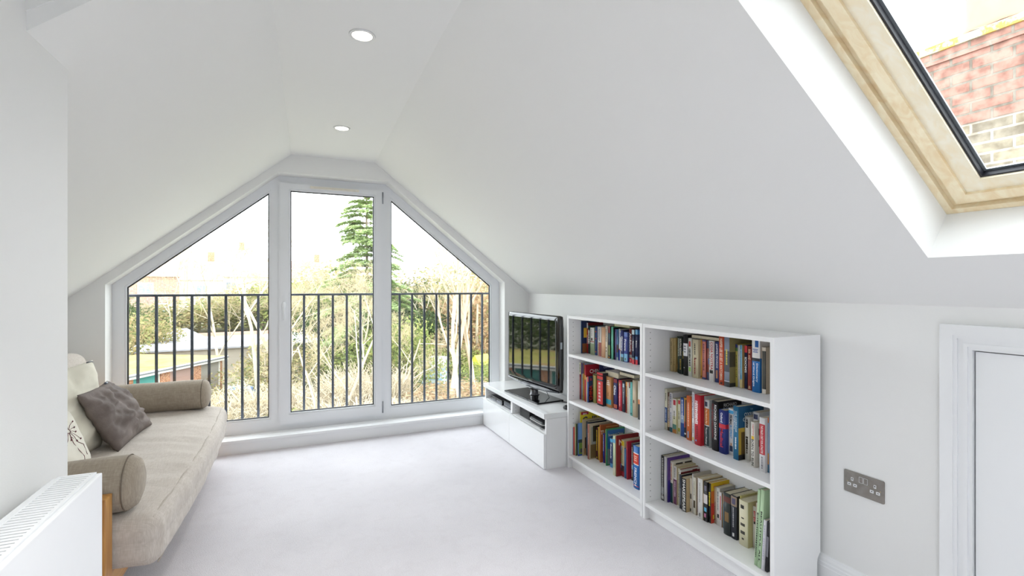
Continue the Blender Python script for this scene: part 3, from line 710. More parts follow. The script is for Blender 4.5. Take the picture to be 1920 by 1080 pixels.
def cushion(name, label, BL, BR, TR_, TL_, th, m, wrinkle=.006, seed=0, n=36, group='scatter cushions on the sofa', pinch=.035):
    BL, BR, TR_, TL_ = map(Vector, (BL, BR, TR_, TL_)); c = (BL+BR)/2
    t = empty(name, c); tag(t, label, 'cushion', group)
    nm = (BR-BL).cross(TL_-BL).normalized()
    if nm.x < 0: nm = -nm
    bm = bmesh.new(); F, B = {}, {}
    def P(u, v, s):
        uu = 2*u-1; vv = 2*v-1
        pu = uu*(1-pinch*(1-vv*vv)) ; pv = vv*(1-pinch*(1-uu*uu)); a, b = (pu+1)/2, (pv+1)/2
        p = BL*(1-a)*(1-b)+BR*a*(1-b)+TR_*a*b+TL_*(1-a)*b
        h = th*(max(0, (1-uu**4))*max(0, (1-vv**4)))**.55*(.86+.14*math.cos(uu*1.5)*math.cos(vv*1.5))
        q = Vector((u*3.2+seed*7, v*3.2, s*3)); wv = noise.noise(q)*1.3+noise.noise(q*2.3+Vector((5, 1, 2)))*.9+.6*abs(noise.noise(q*3.1))+(.8*(.35-abs(noise.noise(q*2.1+Vector((u*v*3, 4, 0)))))-.3*abs(noise.noise(q*6.3)) if wrinkle > .012 else 0)
        edge = min(1, (1-max(abs(uu), abs(vv)))*5)
        return p+nm*s*(h+wrinkle*wv*edge)
    for i in range(n+1):
        for j in range(n+1):
            F[i, j] = bm.verts.new(P(i/n, j/n, 1)-c)
            B[i, j] = F[i, j] if i in (0, n) or j in (0, n) else bm.verts.new(P(i/n, j/n, -1)-c)
    for i in range(n):
        for j in range(n):
            bm.faces.new([F[i, j], F[i+1, j], F[i+1, j+1], F[i, j+1]]).smooth = True
            bm.faces.new([B[i, j], B[i, j+1], B[i+1, j+1], B[i+1, j]]).smooth = True
    bmesh.ops.recalc_face_normals(bm, faces=bm.faces)
    me = bpy.data.meshes.new('cover'); bm.to_mesh(me); bm.free(); link('cover', me, m, t)
    return t, lambda u, v: P(u, v, 1)-c, nm
CREAM = mat('ddd8c8', .85, bump=.15, bscale=500, name='cream_cotton'); BROWN = patchy('brown_velvet', [(.3, '5e5450'), (.6, '84797400'[:6])], 5, .75, bump=.1, bscale=300)
PEARL = mat('e4dfd2', .8, bump=.1, bscale=500)
t, Pf, nm = cushion('cushion', 'large cream cushion with dark zip corner, propped behind the brown one', (-1.03, 2.56, .435), (-.93, 3.14, .437), (-1.07, 3.47, .845), (-1.19, 2.88, .83), .075, CREAM, .014, 1)
z_ = MB(); z_.tube([tuple(Pf(u, v)+nm*.002) for u, v in ((.97, .975), (.94, .985), (.90, .985), (.86, .985))], [.0035, .004, .004, .003], 6); z_.build('zip', mat('3c3e44', .4, .3), t)
t, Pf, nm = cushion('cushion', 'small crumpled grey brown velvety cushion leaning on the cream one', (-.822, 2.995, .437), (-.800, 3.52, .437), (-1.00, 3.455, .725), (-.985, 3.00, .735), .052, BROWN, .020, 3, pinch=.06)
z_ = MB(); z_.tube([tuple(Pf(u, v)+nm*.002) for u, v in ((.86, .985), (.81, .99), (.76, .985))], [.006, .009, .005], 6); z_.build('zip', mat('565a64', .35, .4), t)
t, Pf, nm = cushion('cushion', 'cream cushion embroidered with a maroon seed head flower, nearest the radiator', (-.93, 2.46, .437), (-.885, 2.86, .437), (-1.02, 2.98, .68), (-1.09, 2.56, .70), .055, PEARL, .005, 5)
fl = MB()
cu, cv = .64, .60
def stroke(pts, r=.001): fl.tube([tuple(Pf(u, v)+nm*.0012) for u, v in pts], r, 4)
for k in range(13):
    a = 2*PI*k/13+.2; l = .15+.05*(k % 3)
    stroke([(cu+.035*math.cos(a), cv+.035*math.sin(a)), (cu+l*.6*math.cos(a+.05), cv+l*.6*math.sin(a+.05)), (cu+l*math.cos(a-.04), cv+l*math.sin(a-.04))], .0009)
    fl.lathe([(0, -.003), (.005, 0), (0, .003)], Pf(cu+l*math.cos(a-.04), cv+l*math.sin(a-.04))+nm*.002, 8, 'X')
stroke([(cu+.035*math.cos(2*PI*k/14), cv+.035*math.sin(2*PI*k/14)) for k in range(15)], .0012)
stroke([(cu, cv-.03), (cu-.02, cv-.2), (cu+.03, cv-.33), (cu+.10, cv-.45), (cu+.12, .08)], .0012)
stroke([(cu-.01, cv-.1), (cu+.08, cv-.22), (cu+.18, cv-.28), (cu+.2, cv-.45)], .0012)
fl.build('flower_embroidery', mat('6c2a38', .8), t)

# shelf, y, thickness, x, height, depth, spine, cover, look, details
BOOKS = [
    ('FT', 2.925, 0.0101, 1.82, 0.228, 0.15, '2f5a8c', '232f55', 'large navy picture book with yellow panel on its cover', [('cb', 0.12, 0.85, 0.48, 0.78, 'e0b840'), ('ct', 'Po', '2a4a90', 0.5, 0.68, 0.09), ('ct', 'Pi', '5a2a20', 0.5, 0.55, 0.09), ('cb', 0.05, 0.9, 0.02, 0.3, '8a5530'), ('cb', 0.3, 0.7, 0.03, 0.18, '3d4a3d')]),
    ('FT', 2.9149, 0.0173, 1.863, 0.214, 0.129, 'b0202c', '8a2028', 'slim red book with a white spine top', [('b', 0.82, 1, 'dcdcdc'), ('d', 'f0e0e0', 0.3, 0.6)]),
    ('FT', 2.8977, 0.0318, 1.863, 0.195, 0.129, '1d3b38', '24403c', 'dark green book with big white upright letters', [('t', 'XXXXX', 'eef0ea', 0.6, 0.5, 0.7, 0)]),
    ('FT', 2.8543, 0.0475, 1.853, 0.186, 0.13, 'a9bb96', 'b5c4a4', 'pale green paperback with white upper panel', [('b', 0.42, 1, 'e6e6de'), ('b', 0.47, 0.5, 'a02626'), ('d', '777777', 0.7, 0.95), ('cbs', 0.3, 0.7, 0.52, 0.62, '4a3a2a')]),
    ('FT', 2.8068, 0.0234, 1.86, 0.197, 0.13, '2a4380', '2a4380', 'blue paperback with orange specks on the spine', [('cbs', 0.2, 0.8, 0.8, 0.84, 'd06030'), ('cbs', 0.2, 0.8, 0.56, 0.6, 'c85030'), ('cbs', 0.2, 0.8, 0.1, 0.14, 'd08050'), ('d', '5a76b0', 0.2, 0.5)]),
    ('FT', 2.7834, 0.0226, 1.865, 0.197, 0.127, 'e8e4d4', 'e8e4d4', 'slim cream paperback with faint grey lettering', [('d', '8c8ca0', 0.55, 0.9), ('d', 'c8b060', 0.2, 0.4)]),
    ('FT', 2.7609, 0.0342, 1.858, 0.198, 0.13, 'dedad6', 'd6d0cc', 'white paperback with dusty red lower half', [('b', 0.0, 0.47, 'a65c54'), ('d', '50506a', 0.5, 0.92)]),
    ('FT', 2.7125, 0.0445, 1.849, 0.198, 0.14, 'e2b48c', 'd8a880', 'peach coloured thick paperback', [('b', 0.0, 0.03, 'c08860')]),
    ('FT', 2.6632, 0.0205, 1.847, 0.212, 0.13, 'e9e0cc', 'e0d4bc', 'narrow cream book with small dark red marks', [('cbs', 0.3, 0.7, 0.3, 0.34, '5a2020'), ('cbs', 0.3, 0.7, 0.2, 0.24, '5a2020'), ('d', '604040', 0.5, 0.9)]),
    ('FT', 2.6427, 0.0228, 1.853, 0.21, 0.139, '28324a', '283a30', 'dark guide book with red top and olive picture base', [('b', 0.8, 1, '8c3030'), ('b', 0.1, 0.42, '7c8450'), ('b', 0.62, 0.78, '3e5a66'), ('cbs', 0.2, 0.8, 0.02, 0.06, 'e0a030')]),
    ('FT', 2.6199, 0.0138, 1.862, 0.198, 0.13, '1f4030', '1f4030', 'slim dark green book', [('d', '87a080', 0.4, 0.8)]),
    ('FT', 2.5995, 0.0159, 1.848, 0.21, 0.14, '74cdae', '74cdae', 'slim mint green book', []),
    ('FT', 2.5835, 0.0101, 1.852, 0.207, 0.14, '14161c', '14161c', 'thin black book beside the mint green one', []),
    ('FT', 2.5734, 0.0124, 1.858, 0.196, 0.134, '8078b8', '6a62a8', 'slim lilac book', [('d', 'b8b0e0', 0.4, 0.9)]),
    ('FT', 2.561, 0.0175, 1.86, 0.197, 0.132, '3c6e94', '3a6080', 'teal blue book with dark photo band on the spine', [('b', 0.25, 0.5, '403428'), ('b', 0.0, 0.1, '90a0a0')]),
    ('FT', 2.5435, 0.0141, 1.865, 0.201, 0.127, 'e4e4ea', 'd8d8e0', 'white paperback with royal blue lower third', [('b', 0, 0.34, '2030a0'), ('b', 0.34, 0.37, 'e05030'), ('d', '7080c0', 0.5, 0.9)]),
    ('FT', 2.5294, 0.0158, 1.863, 0.191, 0.129, 'e8e4da', 'ddd8cc', 'cream paperback with small blue mark near its top', [('cbs', 0.25, 0.75, 0.78, 0.94, '5060a8'), ('b', 0.33, 0.35, 'b03a4a')]),
    ('FT', 2.5136, 0.0287, 1.857, 0.195, 0.13, '2c3270', '2a2e60', 'navy travel guide with Germany on its spine', [('b', 0, 0.14, '3f5a58'), ('b', 0.14, 0.24, '7fb8d8'), ('t', 'Germany', 'f2f2f6', 0.57, 0.48, 0.62, 0)]),
    ('FT', 2.4832, 0.0357, 1.86, 0.186, 0.13, '4a55a0', '3a4a88', 'violet blue travel guide with France on its spine', [('b', 0.03, 0.28, '86c0e4'), ('b', 0.85, 1, '6c86c8'), ('t', 'France', 'f4f4f8', 0.57, 0.38, 0.55, 0), ('cbs', 0.35, 0.65, 0.06, 0.14, '4a6a48')]),
    ('FT', 2.4475, 0.0249, 1.873, 0.209, 0.119, '7c3434', '6a3838', 'maroon travel guide with Andalucía on its spine', [('b', 0, 0.14, 'cf2430'), ('b', 0.14, 0.24, '8c8a88'), ('t', 'Andalucía', 'f4f0f0', 0.6, 0.56, 0.8, 0), ('h', '7', 'ffffff', 0.06, 0.8)]),
    ('FT', 2.3994, 0.0239, 1.856, 0.208, 0.136, '1d2548', '1a2040', 'navy guide with red base and pale sky top', [('b', 0, 0.13, 'd02434'), ('b', 0.86, 1, 'bcd0d8'), ('b', 0.13, 0.19, '707a70'), ('t', 'Normandy', 'f4f4f8', 0.52, 0.3, 0.6, 0)]),
    ('FT', 2.3707, 0.0218, 1.859, 0.211, 0.133, '1d2450', '18204a', 'navy guide with red base and blue cover panel', [('b', 0, 0.14, 'd02434'), ('b', 0.14, 0.23, '5a98d0'), ('b', 0.86, 1, '6aa8d0'), ('t', 'Brittany', 'f4f4f8', 0.58, 0.2, 0.55, 0), ('cb', 0.0, 1, 0.86, 0.99, '2868a4')]),
    ('FM', 2.925, 0.021, 1.809, 0.259, 0.183, '8c2230', '8a2030', 'tall dark red book with cream upper spine', [('b', 0.68, 1, 'ece6c4'), ('t', 'XXXX', '3a6040', 0.84, 0.24, 0.5, 0), ('d', 'c88080', 0.1, 0.6)]),
    ('FM', 2.904, 0.015, 1.812, 0.259, 0.18, '7fb4c4', '7fb4c4', 'tall thin light blue book', [('b', 0.7, 1, '4a4a80')]),
    ('FM', 2.889, 0.02, 1.811, 0.258, 0.181, 'cf9440', 'cf9440', 'tall thin orange book with chequered top', [('b', 0.72, 1, '5a3c50'), ('d', '8a5a20', 0.1, 0.6)]),
    ('FM', 2.8691, 0.0153, 1.816, 0.259, 0.176, 'b8c8d0', 'a8b8c8', 'tall thin book with blue top and pale middle', [('b', 0.75, 1, '3a70b4'), ('b', 0, 0.2, '4a86b0')]),
    ('FM', 2.8537, 0.017, 1.806, 0.252, 0.186, 'c42c3a', 'a01c2c', 'tall crimson language course book with white title', [('b', 0.6, 0.72, 'e0a050'), ('ct', 'LEARN', 'd8a030', 0.72, 0.89, 0.035), ('ct', 'CHINESE', 'eee4e0', 0.52, 0.82, 0.11), ('cb', 0.1, 0.6, 0.66, 0.685, 'c89030')]),
    ('FM', 2.8367, 0.0112, 1.808, 0.17, 0.13, 'e0d8b0', 'd8d0a8', 'short thin cream book in front of the crimson course', []),
    ('FM', 2.8255, 0.0149, 1.81, 0.176, 0.16, '4860b8', '2c3a5c', 'blue black book with CHINA in red on it', [('b', 0.8, 1, 'd84850'), ('cb', 0.0, 1, 0.0, 0.58, '12121a'), ('ctv', 'CHINA', 'cc2c28', 0.12, 0.37, 0.22), ('cb', 0.07, 0.17, 0.84, 0.93, 'a8384a')]),
    ('FM', 2.8057, 0.0361, 1.842, 0.196, 0.13, 'a8a05c', '98904c', 'olive green hardback', [('b', 0.96, 1, '2a2820')]),
    ('FM', 2.7647, 0.0035, 1.866, 0.261, 0.126, '23284e', '262c5a', 'tall navy dictionary standing behind the others', [('ct', 'Chinese Di', 'c0c0d8', 0.6, 0.93, 0.06)]),
    ('FM', 2.7473, 0.0681, 1.837, 0.218, 0.14, '22202c', '1c1c2c', 'thick black dictionary with red panel of white characters', [('b', 0.05, 0.75, 'cc3430'), ('b', 0.8, 0.9, 'cc3430'), ('b', 0.93, 1, 'c83030'), ('tc', '英汉汉英词典', 'f4ecec', 0.42, 0.6, 0.4)]),
    ('FM', 2.6791, 0.0577, 1.862, 0.199, 0.13, 'cf9560', 'c98e5a', 'thick tan hardback with turquoise band', [('b', 0.1, 0.26, '2f9cb4'), ('d', '704828', 0.35, 0.48), ('h2', 'f2e8e0', 0.72, 0.9)]),
    ('FM', 2.613, 0.0403, 1.874, 0.195, 0.118, '2a2a68', '24245c', 'navy travel guide with China on its spine', [('b', 0.87, 1, '8c2838'), ('b', 0.03, 0.16, 'b4553a'), ('t', 'China', 'f4f4fa', 0.62, 0.32, 0.6, 0)]),
    ('FM', 2.5727, 0.0101, 1.883, 0.191, 0.109, '2a2430', '2a2430', 'thin dark book with coloured flecks beside the navy guide', [('b', 0.8, 0.95, 'b8cc50'), ('b', 0.4, 0.45, 'd08030')]),
    ('FM', 2.5623, 0.0348, 1.877, 0.194, 0.115, 'cf3444', 'c42c3c', 'bright red book with white lettering down the spine', [('d', 'f4c8cc', 0.12, 0.92)]),
    ('FM', 2.5226, 0.0292, 1.876, 0.195, 0.116, '2c3346', '282e40', 'charcoal blue paperback with pale shield on the spine', [('cbs', 0.2, 0.8, 0.8, 0.92, 'b8ccd8'), ('d', 'a8b4c4', 0.25, 0.65)]),
    ('FM', 2.4934, 0.018, 1.88, 0.194, 0.112, 'a0402c', '983c28', 'rust red paperback with yellow title', [('b', 0.86, 1, 'e09a50'), ('d', 'e8b040', 0.5, 0.84), ('b', 0, 0.06, '802020')]),
    ('FM', 2.4748, 0.0184, 1.878, 0.196, 0.114, 'e6e0cc', 'e0dac6', 'slim ivory paperback right of the rust red one', [('d', 'c0a890', 0.3, 0.8)]),
    ('FM', 2.455, 0.0106, 1.877, 0.198, 0.115, 'e8e8e8', 'e0e0e0', 'thin white book with red tip', [('b', 0.86, 1, 'b84038'), ('b', 0.82, 0.86, '202020')]),
    ('FM', 2.4329, 0.0208, 1.869, 0.204, 0.123, '74c8c4', '6cc0bc', 'turquoise paperback', [('d', '4a9a98', 0.3, 0.8), ('cbs', 0.3, 0.7, 0.04, 0.08, '204040')]),
    ('FM', 2.405, 0.0357, 1.865, 0.222, 0.127, 'cdbca0', 'cfc0a4', 'wide beige paperback', [('cbs', 0.25, 0.6, 0.38, 0.46, '5a4030')]),
    ('FM', 2.3693, 0.0112, 1.879, 0.194, 0.113, '36403a', '2c302c', 'thin dark green book beside the wide beige one', [('d', 'a8c8a0', 0.3, 0.9)]),
    ('FM', 2.3383, 0.0197, 1.853, 0.23, 0.139, 'e6e2d8', 'd8d0c4', 'white book with black lower spine at the row end', [('b', 0, 0.4, '1c1c22'), ('b', 0.4, 0.52, 'cf8050'), ('cb', 0.0, 1, 0.0, 0.4, '1a1a20')]),
    ('FB', 2.925, 0.008, 1.751, 0.187, 0.14, '8ab4c8', '8ab4c8', 'thin light blue booklet at the row start', []),
    ('FB', 2.917, 0.0143, 1.753, 0.193, 0.14, 'c43c3c', 'b83434', 'thin red book', []),
    ('FB', 2.9027, 0.0134, 1.757, 0.219, 0.14, 'c8bd90', '4c5c40', 'mottled green booklet with cream spine', [('cb', 0.1, 0.9, 0.3, 0.9, '30402c')]),
    ('FB', 2.8892, 0.0048, 1.789, 0.3, 0.203, 'e8e8ea', 'd4c42c', 'tall yellow atlas with Collins 2014 on its cover', [('cb', 0.04, 0.34, 0.93, 0.995, 'a02038'), ('ct', '2014', 'f4f0f0', 0.19, 0.95, 0.042), ('ct', 'Collins', '1c2458', 0.52, 0.8, 0.17)]),
    ('FB', 2.8844, 0.0079, 1.77, 0.226, 0.08, '3f5aa8', '6f98cc', 'booklet with blue sky and green car cover', [('cb', 0.05, 0.95, 0.05, 0.42, '6c8a3c'), ('cb', 0.0, 0.95, 0.4, 0.5, '2c3a3c'), ('cb', 0.2, 0.95, 0.1, 0.22, '3c4450'), ('cb', 0.0, 1, 0.0, 0.05, '2c4a98')]),
    ('FB', 2.8765, 0.0078, 1.801, 0.25, 0.17, 'c8b088', 'b9aa8c', 'beige book with brown and black figure on its cover', [('cb', 0.1, 0.9, 0.05, 0.5, '4a3020'), ('cb', 0.35, 0.8, 0.72, 0.95, '181a20'), ('cb', 0.05, 0.9, 0.03, 0.2, '9a7a50')]),
    ('FB', 2.8688, 0.0273, 1.829, 0.236, 0.15, '2c3c50', '1e2a44', 'dark slate blue book', [('d', '6080a0', 0.1, 0.8)]),
    ('FB', 2.8111, 0.0235, 1.803, 0.237, 0.189, 'ac6a58', 'b8ac94', 'book with pinkish brown spine and sepia tree cover', [('cb', 0.08, 0.95, 0.35, 0.92, '8d9490'), ('cb', 0.15, 0.5, 0.5, 0.95, '24261c'), ('cb', 0.05, 0.9, 0.03, 0.42, '6c5a38'), ('d', 'e0c0a8', 0.4, 0.75)]),
    ('FB', 2.7876, 0.025, 1.855, 0.214, 0.137, '54202a', '4c1c26', 'dark maroon paperback with bright yellow lettering', [('t', 'XXXXXXXXX', 'e4c83c', 0.6, 0.65, 0.5, 0), ('cbs', 0.3, 0.7, 0.04, 0.08, 'f0d040')]),
    ('FB', 2.7626, 0.0148, 1.856, 0.223, 0.136, 'dcb43c', 'd0a830', 'thin golden yellow book', []),
    ('FB', 2.7219, 0.0104, 1.84, 0.249, 0.152, 'c06a38', 'a4552a', 'orange brown guide with TUSCANY on its cover', [('cb', 0.12, 0.95, 0.1, 0.72, '2c3638'), ('ct', 'TUSCANY', 'f0dcc4', 0.5, 0.8, 0.11), ('cb', 0.3, 0.95, 0.92, 0.94, 'e0a870')]),
    ('FB', 2.7081, 0.0144, 1.858, 0.194, 0.12, '28389c', '24348c', 'small royal blue book', [('d', 'e0e4f4', 0.4, 0.95)]),
    ('FB', 2.6937, 0.0116, 1.862, 0.193, 0.12, '8c2c30', '842830', 'small dark red book beside the royal blue one', []),
    ('FB', 2.6563, 0.0084, 1.843, 0.239, 0.149, '4c9c68', '3f9060', 'green edged picture book with Scented Cities on its cover', [('cb', 0.06, 0.95, 0.04, 0.96, '3a6cac'), ('ct', 'Scented Cities', 'dcd8c4', 0.5, 0.83, 0.07), ('cb', 0.06, 0.7, 0.04, 0.45, '80888c'), ('cb', 0.3, 0.7, 0.42, 0.62, '2c3440')]),
    ('FB', 2.6308, 0.0317, 1.859, 0.186, 0.13, '1f3870', '1c2c5c', 'navy guide with sky blue top and white lettering', [('b', 0.88, 1, '5ab0dc'), ('b', 0, 0.14, '4c88b8'), ('t', 'Burgundy', 'f0f0f4', 0.55, 0.5, 0.5, 0)]),
    ('FB', 2.5045, 0.0254, 1.792, 0.247, 0.15, 'b4c09c', 'a8b890', 'pale sage green book', [('b', 0, 0.2, 'b8b49c'), ('b', 0.82, 0.92, '6cacd0')]),
    ('FB', 2.479, 0.0076, 1.796, 0.251, 0.17, 'a03a30', '8c2a28', 'dark red guide with three small pictures on its cover', [('cb', 0.18, 0.85, 0.56, 0.74, '4c88b8'), ('cb', 0.18, 0.85, 0.56, 0.64, '4c5c34'), ('cb', 0.18, 0.85, 0.34, 0.52, '5c6c38'), ('cb', 0.18, 0.85, 0.12, 0.3, '4c88b8'), ('cb', 0.18, 0.85, 0.12, 0.2, '4c4c50'), ('ct', 'New', 'f0e4d8', 0.35, 0.83, 0.14)]),
    ('FB', 2.4714, 0.0276, 1.832, 0.226, 0.15, 'd8cca4', 'cfc4a0', 'cream guide with yellow tab and red base', [('b', 0, 0.14, 'a02c34'), ('b', 0.84, 0.97, 'e0c42c'), ('b', 0.14, 0.3, '4c2c28'), ('d', 'b8a878', 0.35, 0.8)]),
    ('FB', 2.4398, 0.0184, 1.829, 0.181, 0.13, '2c6494', '2c5c8c', 'short steel blue book', []),
    ('FB', 2.4154, 0.008, 1.828, 0.229, 0.16, 'c43444', 'b42c3c', 'plain crimson hardback', []),
    ('FB', 2.3942, 0.0171, 1.848, 0.224, 0.12, '3c3034', '3c3034', 'dark striped booklet beside the crimson hardback', [('b', 0.3, 0.42, '5ca8c8'), ('d', 'e0dcd4', 0.1, 0.9)]),
    ('FB', 2.3038, 0.0485, 1.793, 0.247, 0.16, '1f6cb8', '1a64b0', 'thick blue French dictionary with red band', [('b', 0.58, 0.82, 'd8432c'), ('b', 0.56, 0.58, 'f4f0e8'), ('b', 0.82, 0.84, 'f4f0e8'), ('t', 'FRENCH', 'f6f6f6', 0.28, 0.42, 0.42, 0.0), ('h2', 'f0c0a8', 0.64, 0.78), ('b', 0.06, 0.075, 'e04040')]),
    ('NT', 2.108, 0.0132, 1.89, 0.181, 0.102, 'b8a678', 'b09e70', 'khaki paperback at the row start', [('d', '7c6c40', 0.3, 0.95)]),
    ('NT', 2.0948, 0.0164, 1.883, 0.183, 0.109, 'c2ac7c', 'b8a274', 'tan paperback with scribbled dark lettering', [('d', '5c4c34', 0.2, 0.9)]),
    ('NT', 2.0784, 0.0191, 1.887, 0.184, 0.105, 'b49c68', 'ac9460', 'ochre paperback with red left edge', [('d', '8c7444', 0.2, 0.8)]),
    ('NT', 2.0593, 0.0175, 1.899, 0.18, 0.093, 'dcc88c', 'd0bc80', 'pale gold paperback fading to black at the base', [('b', 0, 0.1, '18140c'), ('b', 0.1, 0.28, 'e0a040'), ('d', '6c5c30', 0.3, 0.9)]),
    ('NT', 2.0417, 0.0214, 1.883, 0.197, 0.109, '2c4028', '2a3c28', 'moss green book with white title down the spine', [('d', 'd8e0d0', 0.45, 0.95), ('b', 0, 0.1, '203020')]),
    ('NT', 2.0189, 0.0288, 1.871, 0.199, 0.121, '1f2c28', '1c2824', 'blackish green book with SOUTH RIDING on its spine', [('t', 'SOUTH RIDING', 'ecebdc', 0.72, 0.46, 0.45, 0), ('d', 'b89c3c', 0.1, 0.4), ('cb', 0.0, 0.3, 0.42, 0.62, 'd4b83c')]),
    ('NT', 1.9772, 0.0317, 1.863, 0.214, 0.129, '1c1c1e', '161618', 'tall black book with square white spine label', [('b', 0.48, 0.79, 'e8e8ec'), ('h2', '888890', 0.55, 0.75), ('cbs', 0.2, 0.4, 0.18, 0.2, 'ffffff')]),
    ('NT', 1.9454, 0.0264, 1.866, 0.199, 0.126, 'e2e2da', 'd8d8d0', 'white paperback with black script and green patch', [('cbs', 0.2, 0.7, 0.78, 0.92, 'b02c24'), ('t', 'XX GREAT', '3a3a38', 0.5, 0.45, 0.55, 0), ('cbs', 0.2, 0.75, 0.13, 0.24, '9cc860')]),
    ('NT', 1.9072, 0.041, 1.858, 0.197, 0.134, 'cfc4a4', 'c4b898', 'wide parchment coloured paperback with red lettering', [('d', '403830', 0.6, 0.9), ('d', '8c2c24', 0.1, 0.5), ('cbs', 0.4, 0.75, 0.5, 0.53, '5c2020')]),
    ('NT', 1.8663, 0.0079, 1.873, 0.199, 0.119, 'eab050', 'd89838', 'thin glowing amber book', [('b', 0.05, 0.07, '702010')]),
    ('NT', 1.8584, 0.0044, 1.877, 0.199, 0.115, '283048', '283048', 'very thin navy book next to the amber one', []),
    ('NT', 1.854, 0.0243, 1.871, 0.199, 0.121, 'd8887c', '90483c', 'salmon pink paperback with blue corner ornaments', [('b', 0.96, 1, '30386c'), ('b', 0, 0.05, '30386c'), ('d', '6c3c4c', 0.2, 0.9)]),
    ('NT', 1.8297, 0.0251, 1.876, 0.198, 0.116, '8c4438', '2c2c48', 'russet book with indigo floral ends', [('b', 0.8, 1, '262c54'), ('b', 0, 0.2, '262c54'), ('cbs', 0.45, 0.8, 0.4, 0.55, '2c4c8c')]),
    ('NT', 1.8005, 0.0316, 1.862, 0.201, 0.13, 'e8e6e4', 'dcd8d4', 'white paperback with COSA NOSTRA in red capitals', [('t', 'COSA NOSTRA', 'b42424', 0.63, 0.68, 0.5, -0.15), ('t', 'A HISTORY OF THE SICILIAN', '303034', 0.65, 0.6, 0.18, 0.3), ('cbs', 0.2, 0.85, 0.2, 0.28, '202020')]),
    ('NT', 1.769, 0.0259, 1.868, 0.199, 0.124, '34447c', '303e70', 'blue paperback with JASPER FFORDE in white', [('t', 'JASPER FFORDE', 'e6e4ea', 0.65, 0.6, 0.45, 0), ('cbs', 0.25, 0.7, 0.1, 0.3, 'a87858')]),
    ('NT', 1.7169, 0.0297, 1.839, 0.231, 0.15, 'cc4f28', 'b84824', 'tall orange red hardback with cream capitals', [('t', 'HARPER LEE GO SET A WATCHMAN', 'f0d8c0', 0.53, 0.85, 0.5, 0), ('cbs', 0.3, 0.7, 0.02, 0.06, '401c10')]),
    ('NT', 1.679, 0.0303, 1.832, 0.232, 0.16, '9098a8', '8c8054', 'wide grey and olive photo hardback', [('b', 0.06, 0.12, 'b8b8c4'), ('b', 0.3, 0.72, '50545c'), ('b', 0, 0.1, '30343a'), ('d', 'd8cc50', 0.42, 0.75), ('cb', 0, 1, 0.4, 0.7, '4c4634'), ('cb', 0.3, 0.9, 0.12, 0.22, 'd8a838'), ('cb', 0, 1, 0, 0.08, '2c2c2c')]),
    ('NT', 1.6487, 0.0132, 1.87, 0.199, 0.12, 'c8b85c', 'c0b058', 'mustard yellow paperback with blue top', [('b', 0.92, 1, '2c3470'), ('b', 0.84, 0.92, '4c7038'), ('d', '5c5c30', 0.2, 0.75)]),
    ('NT', 1.6354, 0.0124, 1.869, 0.195, 0.12, 'dcdcdc', 'd0d0d0', 'plain white paperback', [('d', 'b4b4bc', 0.3, 0.8)]),
    ('NT', 1.6222, 0.0126, 1.868, 0.198, 0.124, '7cc0e0', 'c8a468', 'light blue paperback with tan cover', [('b', 0, 0.2, 'dccc94'), ('d', 'c0e4f4', 0.3, 0.9), ('cb', 0.2, 1, 0.86, 1, '4c5c90'), ('cb', 0.4, 1, 0.05, 0.15, '2c3c6c')]),
    ('NT', 1.6038, 0.0154, 1.876, 0.197, 0.116, '22284c', '1e2444', 'navy book with red top and IDIOMS on its spine', [('b', 0.84, 1, 'cc3038'), ('t', 'IDIOMS', 'f4f4f4', 0.55, 0.36, 0.75, 0)]),
    ('NT', 1.5761, 0.0212, 1.864, 0.198, 0.128, '8c342c', '842f28', 'brick red book with cream lettering', [('h2', 'e4c8a0', 0.84, 0.94), ('h2', 'dcb890', 0.7, 0.8), ('h2', 'e4c8a0', 0.03, 0.1)]),
    ('NT', 1.5433, 0.041, 1.852, 0.23, 0.14, '1f70b8', '1a62a4', 'thick blue and white Dictionary of Word Origins', [('b', 0.66, 1, 'e4e2e0'), ('b', 0.6, 0.66, '1c2430'), ('t', 'Dictionary', 'f4f6f8', 0.38, 0.36, 0.26, -0.2), ('t', 'of Word Origins', 'f4f6f8', 0.34, 0.46, 0.26, 0.22), ('cbs', 0.45, 0.85, 0.87, 1, '1f5ca4'), ('h2', '4c64a4', 0.76, 0.84), ('cb', 0, 1, 0.66, 1, 'cfc8c0')]),
    ('NT', 1.4992, 0.0208, 1.859, 0.203, 0.133, '28282a', 'b8a890', 'black and cream patterned book by the right panel', [('cbs', 0.25, 0.4, 0.05, 0.95, '8c8c80'), ('cbs', 0.7, 0.78, 0.05, 0.95, '8c8c80'), ('b', 0.92, 1, 'd0c4b4'), ('b', 0, 0.1, 'd8d0c4'), ('cbs', 0.0, 0.12, 0.0, 1, 'c8bca4')]),
    ('NM', 2.108, 0.0193, 1.854, 0.225, 0.138, 'e0dcc4', 'd0cab0', 'tall cream book with blue band on its spine', [('b', 0.18, 0.55, '284c8c'), ('d', '808070', 0.7, 0.9), ('t', 'XXXXXX', 'c4d0e4', 0.36, 0.32, 0.4, 0)]),
    ('NM', 2.0887, 0.0214, 1.856, 0.208, 0.136, '6c5040', '5c4438', 'mottled brown paperback', [('d', 'dcd0c4', 0.1, 0.9), ('cbs', 0.1, 0.8, 0.1, 0.25, 'c8a050')]),
    ('NM', 2.0674, 0.0228, 1.851, 0.213, 0.141, 'dad8d8', 'ccc8c8', 'pale grey paperback with teal base', [('b', 0, 0.12, '2c5c68'), ('d', '404468', 0.6, 0.97), ('d', '9094a8', 0.3, 0.5)]),
